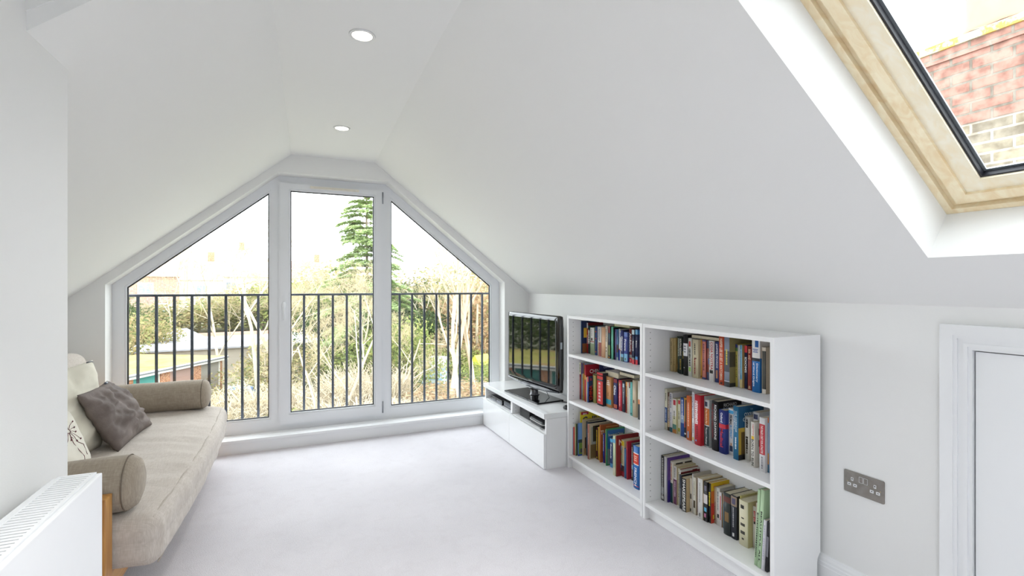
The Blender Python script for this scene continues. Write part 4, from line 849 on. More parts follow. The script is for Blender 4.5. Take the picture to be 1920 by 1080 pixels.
    ('NM', 2.0446, 0.0283, 1.852, 0.185, 0.13, 'dcdcb8', 'd4cc98', 'cream paperback with larger red square and picture base', [('b', 0, 0.12, 'b87838'), ('b', 0.12, 0.26, '5c9080'), ('b', 0.5, 1, 'e4e2dc'), ('cbs', 0.2, 0.85, 0.82, 0.97, 'b82c38'), ('d', '60604c', 0.4, 0.65)]),
    ('NM', 2.0163, 0.0225, 1.861, 0.188, 0.13, 'e2e0c8', 'd4d0b8', 'ivory paperback with small red square at the top', [('cbs', 0.25, 0.85, 0.86, 0.97, 'c02c3c'), ('cbs', 0.2, 0.8, 0.08, 0.18, 'a8a840'), ('d', '70705c', 0.4, 0.65)]),
    ('NM', 1.9938, 0.0098, 1.868, 0.187, 0.124, 'cfa898', 'c8a090', 'thin pinkish beige book', []),
    ('NM', 1.984, 0.027, 1.851, 0.203, 0.13, '2c56a4', '28508c', 'bright blue paperback with pale glow mid spine', [('b', 0.35, 0.55, '8ca4c8'), ('d', 'e4e8f0', 0.45, 0.95)]),
    ('NM', 1.957, 0.0209, 1.85, 0.209, 0.13, '241c1c', '241c1c', 'black paperback with orange and gold panels', [('b', 0.35, 1, 'b8862c'), ('b', 0.25, 0.4, 'a4482c'), ('cbs', 0.5, 1, 0.0, 0.95, '1c1c24'), ('cbs', 0.1, 0.7, 0.08, 0.12, 'f0f0f0')]),
    ('NM', 1.9361, 0.0072, 1.858, 0.213, 0.13, 'a4d8d8', '98ccd0', 'thin aqua book', []),
    ('NM', 1.9277, 0.0347, 1.838, 0.227, 0.14, 'd4662c', 'c45c28', 'orange paperback with small pale lettering', [('t', 'XXXX', 'f4d4b8', 0.57, 0.55, 0.2, 0), ('cbs', 0.3, 0.55, 0.05, 0.2, '7cb0d8')]),
    ('NM', 1.8727, 0.0168, 1.822, 0.256, 0.16, 'e8e8ea', 'dcdce0', 'tall narrow white book titled Cutting Edge Cycling', [('t', 'Cutting Edge Cycling', '3c4890', 0.73, 0.48, 0.5, 0), ('d', '8c8c9c', 0.2, 0.4), ('cbs', 0.2, 0.7, 0.06, 0.12, 'd8c050')]),
    ('NM', 1.8532, 0.0399, 1.82, 0.25, 0.15, 'c42836', 'b8242f', 'red hardback with bold white lettering', [('t', 'XXXX XXX XXXXX', 'f4e8e8', 0.65, 0.46, 0.5, -0.1), ('d', '741820', 0.15, 0.38), ('cbs', 0.2, 0.4, 0.07, 0.1, '5ab4e0')]),
    ('NM', 1.8132, 0.007, 1.842, 0.246, 0.15, 'b4b8b4', 'b4b8b4', 'thin pale grey book behind the red hardback', []),
    ('NM', 1.8062, 0.0312, 1.838, 0.233, 0.154, 'd0d2d2', 'c8cccc', 'grey book with orange and dark panels on its spine', [('b', 0.47, 0.82, 'c06a28'), ('b', 0.03, 0.45, '26383c'), ('cbs', 0.15, 0.7, 0.86, 0.96, '243048'), ('t', 'The World is Flat', 'ecd8bc', 0.645, 0.3, 0.35, 0), ('t', 'Thomas L Friedman', 'd8dcdc', 0.24, 0.36, 0.35, 0)]),
    ('NM', 1.7751, 0.0107, 1.865, 0.23, 0.127, '141416', '101012', 'narrow black book left of the black hardback', []),
    ('NM', 1.7563, 0.0384, 1.835, 0.238, 0.157, '1c1a1c', '161416', 'tall black hardback with RICHARD DAWKINS lettering', [('t', 'RICHARD DAWKINS', 'd8d8d8', 0.58, 0.7, 0.34, -0.15), ('t', 'THE GOD DELUSION', '84282c', 0.6, 0.7, 0.24, 0.3), ('ct', 'RICHARD', 'c8c8c8', 0.5, 0.92, 0.07), ('ct', 'DAWKINS', 'c8c8c8', 0.5, 0.84, 0.07)]),
    ('NM', 1.7141, 0.0389, 1.836, 0.205, 0.11, '1d2a78', '4c78bc', 'navy medical dictionary with red band', [('b', 0.58, 0.68, 'c42838'), ('t', 'Oxford', 'e4e4f0', 0.83, 0.22, 0.3, 0), ('t', 'Medical', 'c42c38', 0.36, 0.42, 0.45, 0), ('cb', 0, 0.2, 0, 1, '2c3c88'), ('cb', 0, 1, 0.58, 0.68, 'c42838')]),
    ('NM', 1.6751, 0.0282, 1.856, 0.218, 0.13, 'e6e4e4', 'dad8d8', 'white paperback with sky blue stripe and man portrait', [('b', 0.89, 0.96, '4ca8dc'), ('t', 'PRIMAL', '2c2c30', 0.75, 0.22, 0.5, 0), ('t', 'BLUEPRINT', '2c98d4', 0.5, 0.28, 0.5, 0), ('cbs', 0.25, 0.85, 0.08, 0.2, '283858'), ('cbs', 0.4, 0.7, 0.2, 0.26, 'c89878')]),
    ('NM', 1.6229, 0.0287, 1.827, 0.243, 0.165, '1f6c94', '1c567c', 'teal hardback with clock tower on its cover', [('t', 'THE OXBRIDGE', 'c8d8e0', 0.72, 0.4, 0.3, -0.1), ('t', 'CONSPIRACY', 'c8d8e0', 0.74, 0.35, 0.3, 0.25), ('ct', 'THE', '9cb8c8', 0.5, 0.93, 0.03), ('ct', 'OXBRIDGE', 'dce4e8', 0.55, 0.84, 0.075), ('ct', 'CONSPIRACY', 'dce4e8', 0.58, 0.75, 0.075), ('cb', 0, 0.4, 0.0, 0.6, 'b89c3c'), ('cb', 0, 1, 0, 0.1, '16181c'), ('cb', 0.1, 0.28, 0.1, 0.52, '5c4820'), ('d', 'd4e0e8', 0.2, 0.42)]),
    ('NM', 1.591, 0.0254, 1.863, 0.199, 0.11, 'dedcd4', 'd0ccc4', 'off white paperback with hand drawn black lettering', [('t', 'XX &', '2c2420', 0.85, 0.2, 0.5, 0), ('t', 'XX', '2c2420', 0.4, 0.3, 0.5, 0), ('d', '3c342c', 0.15, 0.5)]),
    ('NM', 1.5654, 0.0315, 1.885, 0.224, 0.107, 'e2e2e2', 'd4d4d4', 'white paperback with portrait at the top of its spine', [('cbs', 0.15, 0.85, 0.86, 0.96, '303858')]),
    ('NM', 1.5191, 0.0187, 1.817, 0.198, 0.12, 'e8e4dc', 'dcd4c8', 'off white paperback titled BORN TO RUN', [('t', 'BORN TO RUN', '1c1a1a', 0.33, 0.58, 0.65, 0), ('cbs', 0.15, 0.85, 0.62, 0.69, 'e4b82c'), ('t', 'CHRISTOPHER', 'c43430', 0.83, 0.26, 0.3, -0.1), ('cb', 0.2, 0.9, 0.7, 0.85, '201c1c'), ('cb', 0.2, 0.8, 0.45, 0.6, '241c1c')]),
    ('NM', 1.4698, 0.0275, 1.808, 0.231, 0.13, 'e6e4e6', 'd8d6d8', 'white book with long red spine panel', [('b', 0.32, 0.88, 'bc2834'), ('t', 'THE PALEO DIET FOR ATHLETES', 'f4e4e4', 0.6, 0.52, 0.4, 0), ('d', '8c8c94', 0.06, 0.28)]),
    ('NM', 1.4423, 0.0059, 1.824, 0.235, 0.13, 'a4b4cc', 'a4b4cc', 'thin pale blue book with orange ends', [('b', 0.9, 1, 'd87c3c'), ('b', 0.15, 0.35, 'd89440'), ('b', 0, 0.15, '2c6c8c')]),
    ('NB', 2.108, 0.0253, 1.829, 0.245, 0.16, '26262a', '2a2822', 'black patterned book at the row start', [('d', 'c8c8c4', 0.05, 0.95), ('cbs', 0.1, 0.8, 0.15, 0.3, 'a0a4a8'), ('cbs', 0.1, 0.8, 0.03, 0.1, 'b0b0b0')]),
    ('NB', 2.0827, 0.0132, 1.827, 0.245, 0.16, 'e0dede', 'd8d4d4', 'narrow white book left of the purple one', [('d', '8c80a8', 0.7, 0.95)]),
    ('NB', 2.0695, 0.0074, 1.836, 0.24, 0.156, '3c2c74', '5a3c84', 'purple book with darker lower half', [('cb', 0, 1, 0, 0.5, '34247c')]),
    ('NB', 2.0621, 0.0187, 1.852, 0.225, 0.14, 'dcd6c8', 'd0c8b8', 'cream book with black discs on its cover', [('b', 0, 0.48, '14383c'), ('d', 'b86050', 0.55, 0.95), ('cb', 0.15, 0.5, 0.2, 0.95, '1c1618'), ('cb', 0.6, 0.95, 0.7, 0.95, '1c1618')]),
    ('NB', 2.0433, 0.0245, 1.857, 0.206, 0.135, 'dcd8d4', 'c8b890', 'white paperback with mauve lower spine', [('b', 0, 0.65, '6a3c5c'), ('d', '888888', 0.7, 0.95), ('d', 'd0b8c8', 0.2, 0.6)]),
    ('NB', 2.0189, 0.0156, 1.865, 0.199, 0.127, 'ddd8c4', 'c8b890', 'slim ecru paperback', [('d', '7c7c70', 0.2, 0.9)]),
    ('NB', 2.0032, 0.0055, 1.868, 0.197, 0.124, '8c302c', '8c302c', 'very thin brick red book', []),
    ('NB', 1.9977, 0.0089, 1.857, 0.196, 0.135, 'e4e2de', 'd8d4d0', 'white paperback with maroon top strip on its cover', [('cb', 0, 1, 0.88, 0.95, '7c2c2c'), ('cb', 0.6, 0.85, 0.86, 0.97, '7c2424')]),
    ('NB', 1.9881, 0.0156, 1.847, 0.178, 0.13, '242c3c', '242a38', 'slate navy paperback', [('d', '9ca0ac', 0.1, 0.6)]),
    ('NB', 1.9655, 0.033, 1.841, 0.173, 0.13, '1c1c20', 'bca47c', 'black paperback with SHAKESPEARE in white', [('t', 'SHAKESPEARE', 'f0f0ee', 0.5, 0.95, 0.55, -0.15), ('cbs', 0.0, 0.3, 0.1, 0.7, '605c58')]),
    ('NB', 1.9326, 0.0157, 1.865, 0.177, 0.127, 'd8d0c0', 'ccc0a8', 'beige paperback with small black bird figure', [('cbs', 0.3, 0.8, 0.4, 0.55, '2c2c28'), ('cbs', 0.2, 0.7, 0.03, 0.12, '24241c')]),
    ('NB', 1.9169, 0.0085, 1.866, 0.204, 0.126, 'dedcda', 'ccc4b8', 'thin tall white paperback', []),
    ('NB', 1.9084, 0.019, 1.864, 0.191, 0.128, 'dcd8c8', 'ccc4b0', 'cream paperback with small dark photo low on the spine', [('cbs', 0.15, 0.8, 0.18, 0.38, '3c3018'), ('d', 'a8a490', 0.5, 0.9)]),
    ('NB', 1.8894, 0.0124, 1.871, 0.191, 0.121, 'b49c84', 'b49c84', 'tan paperback with purple checks', [('d', '54446c', 0.1, 0.95)]),
    ('NB', 1.877, 0.0082, 1.876, 0.179, 0.116, 'cf6c24', 'cf6c24', 'thin orange book', []),
    ('NB', 1.8687, 0.0338, 1.856, 0.204, 0.136, 'e0dedc', 'c4ac80', 'thick white paperback with pale grey lettering', [('t', 'XXXXXXXX', 'b0b0ac', 0.65, 0.5, 0.25, 0), ('d', '707070', 0.05, 0.15)]),
    ('NB', 1.8349, 0.0265, 1.86, 0.198, 0.132, '201c20', '201c20', 'black paperback with small pictures down the spine', [('b', 0.45, 0.68, 'dcd4d4'), ('cbs', 0.2, 0.8, 0.25, 0.35, '5cb0d8'), ('cbs', 0.2, 0.7, 0.1, 0.2, 'b46c90'), ('cbs', 0.2, 0.8, 0.78, 0.9, '706c7c')]),
    ('NB', 1.8084, 0.0158, 1.867, 0.198, 0.125, '1c1c1c', 'd4a428', 'black and yellow careers guide with bright cover', [('t', 'XXXXXXX', 'e4d42c', 0.6, 0.35, 0.6, 0), ('cb', 0, 1, 0.82, 1, 'e4bc28'), ('ct', 'Education Bible', 'c43c2c', 0.5, 0.9, 0.06), ('cb', 0, 1, 0.5, 0.8, 'd87424'), ('cb', 0, 1, 0, 0.5, 'd0402c'), ('cb', 0.1, 0.3, 0.1, 0.2, 'f0d040')]),
    ('NB', 1.7926, 0.0143, 1.888, 0.179, 0.104, 'c4b4a0', 'bcac98', 'slim stained buff paperback', [('d', '5c3c34', 0.1, 0.6)]),
    ('NB', 1.7784, 0.0222, 1.887, 0.184, 0.105, 'dcdad4', 'c8c0b0', 'white paperback with black block low on the spine', [('d', '8c8c8c', 0.4, 0.9), ('cbs', 0.3, 0.8, 0.2, 0.3, '181818'), ('cb', 0.1, 0.9, 0.88, 0.95, 'd8d4cc')]),
    ('NB', 1.7561, 0.0127, 1.885, 0.168, 0.107, 'e0dcdc', 'd4c8c0', 'thin white book with red stripe', [('cbs', 0.3, 0.7, 0.2, 0.9, 'c43c44')]),
    ('NB', 1.7435, 0.008, 1.889, 0.164, 0.103, 'b08c5c', 'b08c5c', 'thin brown book', []),
    ('NB', 1.7354, 0.0074, 1.887, 0.171, 0.105, '3c98c4', '3c98c4', 'thin sky blue book with grey top', [('b', 0.7, 1, 'a8a8a4')]),
    ('NB', 1.7011, 0.0394, 1.852, 0.197, 0.14, '1f2826', '1c2422', 'old dark green hardback with gilt figure', [('b', 0.78, 0.92, '64342c'), ('cbs', 0.2, 0.8, 0.32, 0.55, '7c6038')]),
    ('NB', 1.66, 0.0345, 1.853, 0.201, 0.139, '20242e', '1c2028', 'black paperback with group photo at the top', [('b', 0.76, 0.98, '94806c'), ('cbs', 0.2, 0.8, 0.8, 0.94, '54506c'), ('t', 'XXXXXXXXXXXX', 'b8b8bc', 0.5, 0.45, 0.16, 0), ('cbs', 0.35, 0.65, 0.06, 0.14, 'c8c8c8')]),
    ('NB', 1.6255, 0.0089, 1.872, 0.205, 0.12, 'dcd078', 'd4c888', 'thin pale yellow book edge', [('cb', 0, 0.8, 0.8, 0.86, '2c2c28')]),
    ('NB', 1.6039, 0.0484, 1.842, 0.204, 0.14, 'ddd6b8', 'c8b88c', 'thick ivory paperback with little black drawings', [('cbs', 0.2, 0.6, 0.82, 0.9, '28241c'), ('cbs', 0.3, 0.6, 0.6, 0.63, '3c382c'), ('cbs', 0.2, 0.7, 0.44, 0.5, '403c30'), ('cbs', 0.2, 0.7, 0.26, 0.33, '38342a'), ('cbs', 0.35, 0.6, 0.14, 0.18, '443e32')]),
    ('NB', 1.5554, 0.0209, 1.871, 0.188, 0.121, 'e0dcd4', 'c8ae80', 'white paperback with red title and black cat mark', [('t', 'XXXX', 'c85c5c', 0.75, 0.28, 0.55, 0), ('cbs', 0.3, 0.7, 0.58, 0.64, '202020')]),
    ('NB', 1.5345, 0.0097, 1.866, 0.21, 0.126, 'd8c4b4', 'd8c4b4', 'thin pinkish beige booklet near the green folders', []),
    ('NB', 1.4563, 0.0137, 1.76, 0.325, 0.232, 'b8d4ac', 'b0cca4', 'tall pale green booklet leaning left of its twin', [('t', 'XXXXXX', '2c3428', 0.4, 0.6, 0.45, 0)]),
    ('NB', 1.439, 0.0171, 1.757, 0.332, 0.235, 'b8d4ac', 'b0cca4', 'tall pale green booklet leaning nearer the side panel', [('t', 'BEAUTIFUL ALL', '2c3428', 0.4, 0.65, 0.45, 0)]),
    ('NB', 1.4167, 0.0124, 1.753, 0.213, 0.16, 'dcdadf', 'd4d2d8', 'slim white booklet before the green ones', [('d', 'a4a4b8', 0.2, 0.9)]),
    ('NB', 1.4043, 0.0114, 1.759, 0.211, 0.16, '2c2c30', '2c2c30', 'black and grey photo booklet by the side panel', [('b', 0.3, 0.7, '84848c'), ('b', 0, 0.25, '141418')]),
]
# ------------------------------------------------------------------ books
PLACE = {'FT': 'top shelf of the far bookcase', 'FM': 'middle shelf of the far bookcase', 'FB': 'bottom shelf of the far bookcase',
         'NT': 'top shelf of the near bookcase', 'NM': 'middle shelf of the near bookcase', 'NB': 'bottom shelf of the near bookcase'}
SHZ = {'FT': .792, 'FM': .470, 'FB': .0885, 'NT': .794, 'NM': .472, 'NB': .0885}
def bcol(h): return mat(h, .42, name='book_'+h)
def dashes(mb, z0, z1, y, x, w, rr):
    z = z1
    while z > z0+.004:
        l = rr.uniform(.003, .009); z2 = max(z0, z-l); ww = w*rr.uniform(.7, 1)
        mb.quad((x, y+ww/2, z), (x, y-ww/2, z), (x, y-ww/2, z2), (x, y+ww/2, z2)); z = z2-rr.uniform(.0012, .003)
def book(shelf, ys, T, X, H, D, spine, cover, look, ex, idx):
    t = empty('book', (X, ys, SHZ[shelf]+.0003)); tag(t, look+', '+PLACE[shelf], 'book', 'books on the '+PLACE[shelf])
    rr = random.Random(idx*31+5); T = T-.0006
    bt = .0012 if T < .012 else .0018; arc = .0035 if T > .03 else (.0012 if T > .012 else 0)
    na = 6 if arc else 1
    prof = [(-arc*math.sin(PI*i/na) if arc else 0, -T*i/na) for i in range(na+1)]        # spine outline seen from above
    m = MB(); m.mi = 0
    outer = prof+[(D, -T), (D, -T+bt), (bt, -T+bt), (bt, -bt), (D, -bt), (D, 0)]
    # shell: spine arc + boards
    bm = m.bm; lo = [bm.verts.new((p[0], p[1], 0)) for p in outer]; hi = [bm.verts.new((p[0], p[1], H)) for p in outer]; n = len(outer)
    for i in range(n):
        f = bm.faces.new([lo[i], lo[(i+1) % n], hi[(i+1) % n], hi[i]]); f.material_index = 0 if i < na else 1
        if i < na: f.smooth = True
    tri = tessellate_polygon([[Vector((p[0], p[1], 0)) for p in outer]])
    for q in tri:
        for V in (lo, hi):
            try: bm.faces.new([V[i] for i in q]).material_index = 1
            except ValueError: pass
    m.build('cover', [bcol(spine), bcol(cover)], t)
    MB().box(bt, D-.003, -T+bt, -bt, .002, H-.002).build('page_block', M_page, t)
    def sx(y, o): return -arc*math.sin(PI*max(0, min(1, -y/T)))-o if arc else -o
    def strip(mb, f0, f1, z0, z1, o):
        k = max(1, int(na*(f1-f0)+.5))
        for i in range(k):
            y0 = -T*(f0+(f1-f0)*i/k); y1 = -T*(f0+(f1-f0)*(i+1)/k)
            mb.quad((sx(y0, o), y0, z0*H), (sx(y1, o), y1, z0*H), (sx(y1, o), y1, z1*H), (sx(y0, o), y0, z1*H))
    groups = {}
    lay = 0
    def G_(nm, h):
        k = (nm, h)
        if k not in groups: groups[k] = MB()
        return groups[k]
    for e in ex:
        k = e[0]; lay += 1; o = .00025+.00006*lay
        if k == 'b': strip(G_('spine_band', e[3]), 0.0, 1, max(e[1], .002), min(e[2], .998), o)
        elif k == 'cbs': strip(G_('spine_picture', e[5]), e[1], e[2], e[3], e[4], o)
        elif k == 'd': dashes(G_('title_lettering', e[1]), e[2]*H, e[3]*H, -T/2, -arc-.0007, min(T*.38, .009), rr)
        elif k == 't':
            if 'XX' in e[1]: dashes(G_('title_lettering', e[2]), (e[3]-e[4]/2)*H, (e[3]+e[4]/2)*H, -T*(.5+e[6]), -arc-.0008, T*e[5], rr)
            else: put_text(G_('title_lettering', e[2]), e[1], (-arc-.0009, -T*(.5-e[6]) if False else -T*(.5+e[6]*-1), e[3]*H), (0, 0, -1), (0, -1, 0), e[4]*H, T*e[5])
        elif k == 'h': put_text(G_('title_lettering', e[2]), e[1], (-arc-.0009, -T/2, e[3]*H), (0, -1, 0), (0, 0, 1), T*e[4]*.5, .014)
        elif k == 'h2':
            q = G_('title_lettering', e[1]); nl = 3
            for i in range(nl):
                z = (e[2]+(e[3]-e[2])*(i+.5)/nl)*H; hh = (e[3]-e[2])*H/nl*.5; w = T*rr.uniform(.4, .7); q.quad((-arc-.0007, -T/2+w/2, z-hh/2), (-arc-.0007, -T/2-w/2, z-hh/2), (-arc-.0007, -T/2-w/2, z+hh/2), (-arc-.0007, -T/2+w/2, z+hh/2))
        elif k == 'tc':
            s = e[1]
            for i, chh in enumerate(s): put_text(G_('title_lettering', e[2]), chh, (-arc-.0009, -T/2, (e[3]+e[4]/2-e[4]*(i+.5)/len(s))*H), (0, -1, 0), (0, 0, 1), T*e[5], e[4]*H/len(s)*.75)
        elif k == 'cb':
            y = -T-.0002-.00006*lay; G_('cover_picture', e[5]).quad((e[1]*D, y, e[3]*H), (e[2]*D, y, e[3]*H), (e[2]*D, y, e[4]*H), (e[1]*D, y, e[4]*H))
        elif k == 'ct':
            y = -T-.0009; vs, fs, tw, th = text_mesh(e[1]); hh = e[5]*H; ww = hh*tw/th*.9; mw = 2*min(e[3], 1-e[3])*D*.98
            if ww > mw: ww = mw
            put_text(G_('cover_lettering', e[2]), e[1], (e[3]*D, y, e[4]*H), (1, 0, 0), (0, 0, 1), ww, hh)
        elif k == 'ctv':
            put_text(G_('cover_lettering', e[2]), e[1], (e[3]*D, -T-.0009, e[4]*H), (0, 0, 1), (-1, 0, 0), e[5]*H*2.6, D*.14)
    for (nm, h), mb in groups.items(): mb.build(nm, bcol(h), t, recalc=False)
    if 'leaning' in look or 'photo booklet' in look or 'slim white booklet before' in look:
        t.rotation_euler = (math.radians(3.2), 0, 0); t.location.z += T*math.sin(math.radians(3.2))+.0003
    return t
seen = {}
for i, b in enumerate(BOOKS): book(*b, i)
def flat_book(shelf, x0, x1, y0, y1, z, T, spine, cover, look, pages=True):
    t = empty('book', ((x0+x1)/2, (y0+y1)/2, z+.0004)); tag(t, look+', '+PLACE[shelf], 'book', 'books on the '+PLACE[shelf])
    a, b = (x1-x0)/2, (y0-y1)/2; bt = .0015
    m = MB(); m.box(-a, a, -b, b, 0, bt); m.box(-a, a, -b, b, T-bt, T); m.box(-a, a, b-bt, b, bt, T-bt); m.build('cover', bcol(cover), t)
    MB().box(-a+.003, a-.003, -b+.002, b-bt, bt, T-bt).build('page_block', M_page, t)
flat_book('NT', 1.872, 1.986, 1.93, 1.745, .794+.2005, .018, '5c5424', '2a2416', 'dark olive book lying flat across the others')
flat_book('FT', 1.868, 1.986, 2.60, 2.44, .792+.2125, .016, '90a83c', '8ca038', 'lime green book lying flat across the others')
flat_book('FM', 1.872, 1.986, 2.55, 2.40, .470+.2285, .022, '26262a', '2c2c2c', 'dark book lying flat above the ivory paperback')
flat_book('FM', 1.876, 1.986, 2.705, 2.565, .470+.2005, .032, 'd0ccc4', 'c9c5bd', 'thick pale grey book lying flat near the tan hardback')

# ------------------------------------------------------------------ outside: garages, gardens, trees, houses
GZ = -5.5
def W_(px, y, z):
    """point at depth z seen at photo column px, height from row y (used once to read distances off the view)"""
    u = (px-960)/907.; s, c = math.sin(YAW), math.cos(YAW)
    return Vector((z*(s+u*c), z*(c-u*s), 1.263-(y-537)/907.*z))
M_grd = patchy('leaf_littered_ground', [(.3, '6c6454'), (.45, '8c8474'), (.55, '767a60'), (.7, 'a09684')], .7, 1, 10)
g = MB(); n = 60
for i in range(n):
    for j in range(n):
        pass
bm = g.bm; gr = {}
def gh(x, y):
    d = max(0, y-34)
    return GZ+.25*noise.noise(Vector((x*.12, y*.12, 0)))+.045*d+max(0, x-14)*.10
for i in range(n+1):
    for j in range(n+1):
        x = -80+170*i/n; y = -50+170*j/n; gr[i, j] = bm.verts.new((x, y, gh(x, y)))
for i in range(n):
    for j in range(n): bm.faces.new([gr[i, j], gr[i+1, j], gr[i+1, j+1], gr[i, j+1]]).smooth = True
o = g.build('garden_ground', M_grd); tag(o, kind='structure')

# garage row
A = Vector((-7.7, 29.1)); dd = Vector((.505, .863)).normalized(); pn = Vector((-dd.y, dd.x))
t = empty('garage_row', (A.x, A.y, GZ)); t.rotation_euler = (0, 0, math.atan2(dd.y, dd.x)); tag(t, 'long row of brick garages with mossy flat roof below the railing', 'garage')
M_brick = brick_mat('orange_brick', 'a9684a', 'c08660', 'b8ac98', .22, .075, .01, 'XZ')
moss = patchy('mossy_leafy_roof', [(.30, '6f6a40'), (.42, '98944e'), (.5, 'a8a05c'), (.58, 'a88a60'), (.75, '866c4c')], .6, 1, 12, .5, 30)
EZ = 2.30; per = 2.23; k0, k1 = -11, 3
xs0, xs1 = k0*per, k1*per+.2
box('roof_deck', xs0, xs1, -.15, 6.0, EZ, EZ+.12, moss, t)
box('fascia', xs0, xs1, -.20, -.152, EZ-.10, EZ+.14, mat('d8d6d0', .6), t)
box('gutter', xs0, xs1, -.26, -.201, EZ+.02, EZ+.08, mat('6a6c70', .6), t)
box('back_wall', xs0, xs1, 5.6, 5.8, 0, EZ, M_brick, t); box('end_wall', xs1-.2, xs1, .2, 5.6, 0, EZ, M_brick, t)
cols = {0: '3f8c88', 1: 'a0857c', 2: '8c8880'}
for k in range(k0, k1):
    x = .40+per*k
    box('brick_pier', x-.60, x, -.02, .25, 0, EZ-.001, M_brick, t)
    d = MB(); d.box(x+.06, x+1.57, .10, .14, 0, EZ-.16)
    for q in range(1, 6): d.box(x+.10, x+1.53, .088, .10, .34*q-.02, .34*q)
    d.build('garage_door', mat(cols.get(k, '2c6a64'), .5), t)
    fr = MB(); fr.box(x, x+.06, .04, .12, 0, EZ-.1); fr.box(x+1.57, x+1.63, .04, .12, 0, EZ-.1); fr.box(x+.06, x+1.57, .04, .12, EZ-.16, EZ-.1); fr.build('door_frame', mat('cfccc4', .6), t)
# second flat roof and little hip-roofed hut behind
t = empty('flat_roofed_garages', (-3.0, 41.5, GZ)); t.rotation_euler = (0, 0, .12); tag(t, 'grey flat roofed low building with terracotta edge behind the mossy garages', 'garage')
box('rendered_wall', -7.5, 5, 0, 9, 0, 2.2, mat('a8a094', .9), t); box('roof', -7.8, 5.3, -.3, 9.2, 2.2, 2.32, patchy('grey_felt', [(.3, '8a8a8e'), (.7, 'a8a8ac')], .8), t); box('parapet', -7.8, 5.3, 9.2, 9.4, 2.2, 2.62, mat('c49884', .9), t)
t = empty('garden_hut', tuple(W_(338, 640, 42).xy)+(GZ,)); t.rotation_euler = (0, 0, .5); tag(t, 'small white hut with grey hipped roof behind the mossy garages', 'hut')
box('wall', -1.6, 1.6, -1.4, 1.4, 0, 2.0, mat('dcdcd8', .8), t)
MB().faces([(-2, -1.8, 2), (2, -1.8, 2), (2, 1.8, 2), (-2, 1.8, 2), (-.5, 0, 3.1), (.5, 0, 3.1)], [(0, 1, 5, 4), (1, 2, 5), (2, 3, 4, 5), (3, 0, 4), (0, 3, 2, 1)])
h = MB(); h.faces([(-2, -1.8, 2), (2, -1.8, 2), (2, 1.8, 2), (-2, 1.8, 2), (-.5, 0, 3.1), (.5, 0, 3.1)], [(0, 1, 5, 4), (1, 2, 5), (2, 3, 4, 5), (3, 0, 4), (0, 3, 2, 1)]); h.build('roof', patchy('grey_slate', [(.3, '84868c'), (.7, 'a4a4a8')], 2), t)
# striped shed on the right
p = W_(812, 700, 34); t = empty('garden_shed', (p.x, p.y, gh(p.x, p.y)-.1)); t.rotation_euler = (0, 0, -.55); tag(t, 'little white and pale blue shed with grey pitched roof among the trees', 'shed')
box('wall', -.9, .9, -.8, .8, 0, 1.3, mat('dfe6ec', .7), t)
st_ = MB()
for k in range(4): st_.box(-.905, .905, -.806, .806, .15+.3*k, .28+.3*k)
st_.build('wall_stripes', mat('a9c8e4', .7), t)
h = MB(); h.faces([(-1.05, -.95, 1.3), (1.05, -.95, 1.3), (1.05, .95, 1.3), (-1.05, .95, 1.3), (-1.05, 0, 2.0), (1.05, 0, 2.0)], [(0, 1, 5, 4), (2, 3, 4, 5), (0, 4, 3), (1, 2, 5), (0, 3, 2, 1)]); h.build('roof', mat('a9a8a4', .8, var=.2, vscale=4), t)
# yellow-green timber frame
p = W_(902, 690, 33); t = empty('climbing_frame', (p.x, p.y, gh(p.x, p.y))); t.rotation_euler = (0, 0, .4); tag(t, 'yellow green wooden climbing frame at the right of the garden', 'climbing frame')
for x, y in ((-.5, -.4), (.5, -.4), (-.5, .4), (.5, .4)): MB().tube([(x, y, 0), (x*.8, y*.8, 1.9)], .06, 6).build('post', mat('b4b440', .7), t)
h = MB(); h.faces([(-.6, -.5, 1.6), (.6, -.5, 1.6), (.6, .5, 1.6), (-.6, .5, 1.6), (-.6, 0, 2.2), (.6, 0, 2.2)], [(0, 1, 5, 4), (2, 3, 4, 5), (0, 4, 3), (1, 2, 5)]); h.build('roof', mat('c8cc48', .7), t); box('platform', -.45, .45, -.35, .35, .8, .88, mat('b4a850', .7), t)
# blue tarpaulins
for k, (px, yy, z, w, lb) in enumerate(((432, 777, 26.5, 1.3, 'blue tarpaulin heap lying under the bushes, lower one'), (452, 750, 29, 1.0, 'blue tarpaulin heap behind the lower one in the bushes'))):
    p = W_(px, yy, z); t = empty('tarpaulin', (p.x, p.y, gh(p.x, p.y))); tag(t, lb, 'tarpaulin')
    rbox('sheet', (w*1.5, w, .7), .25, (14, 10, 6), mat('7c9cd0', .5), t, disp=lambda q, n: n*.18*noise.noise(q*3+Vector((k, 0, 0))), xf=Matrix.Translation((0, 0, .38)))
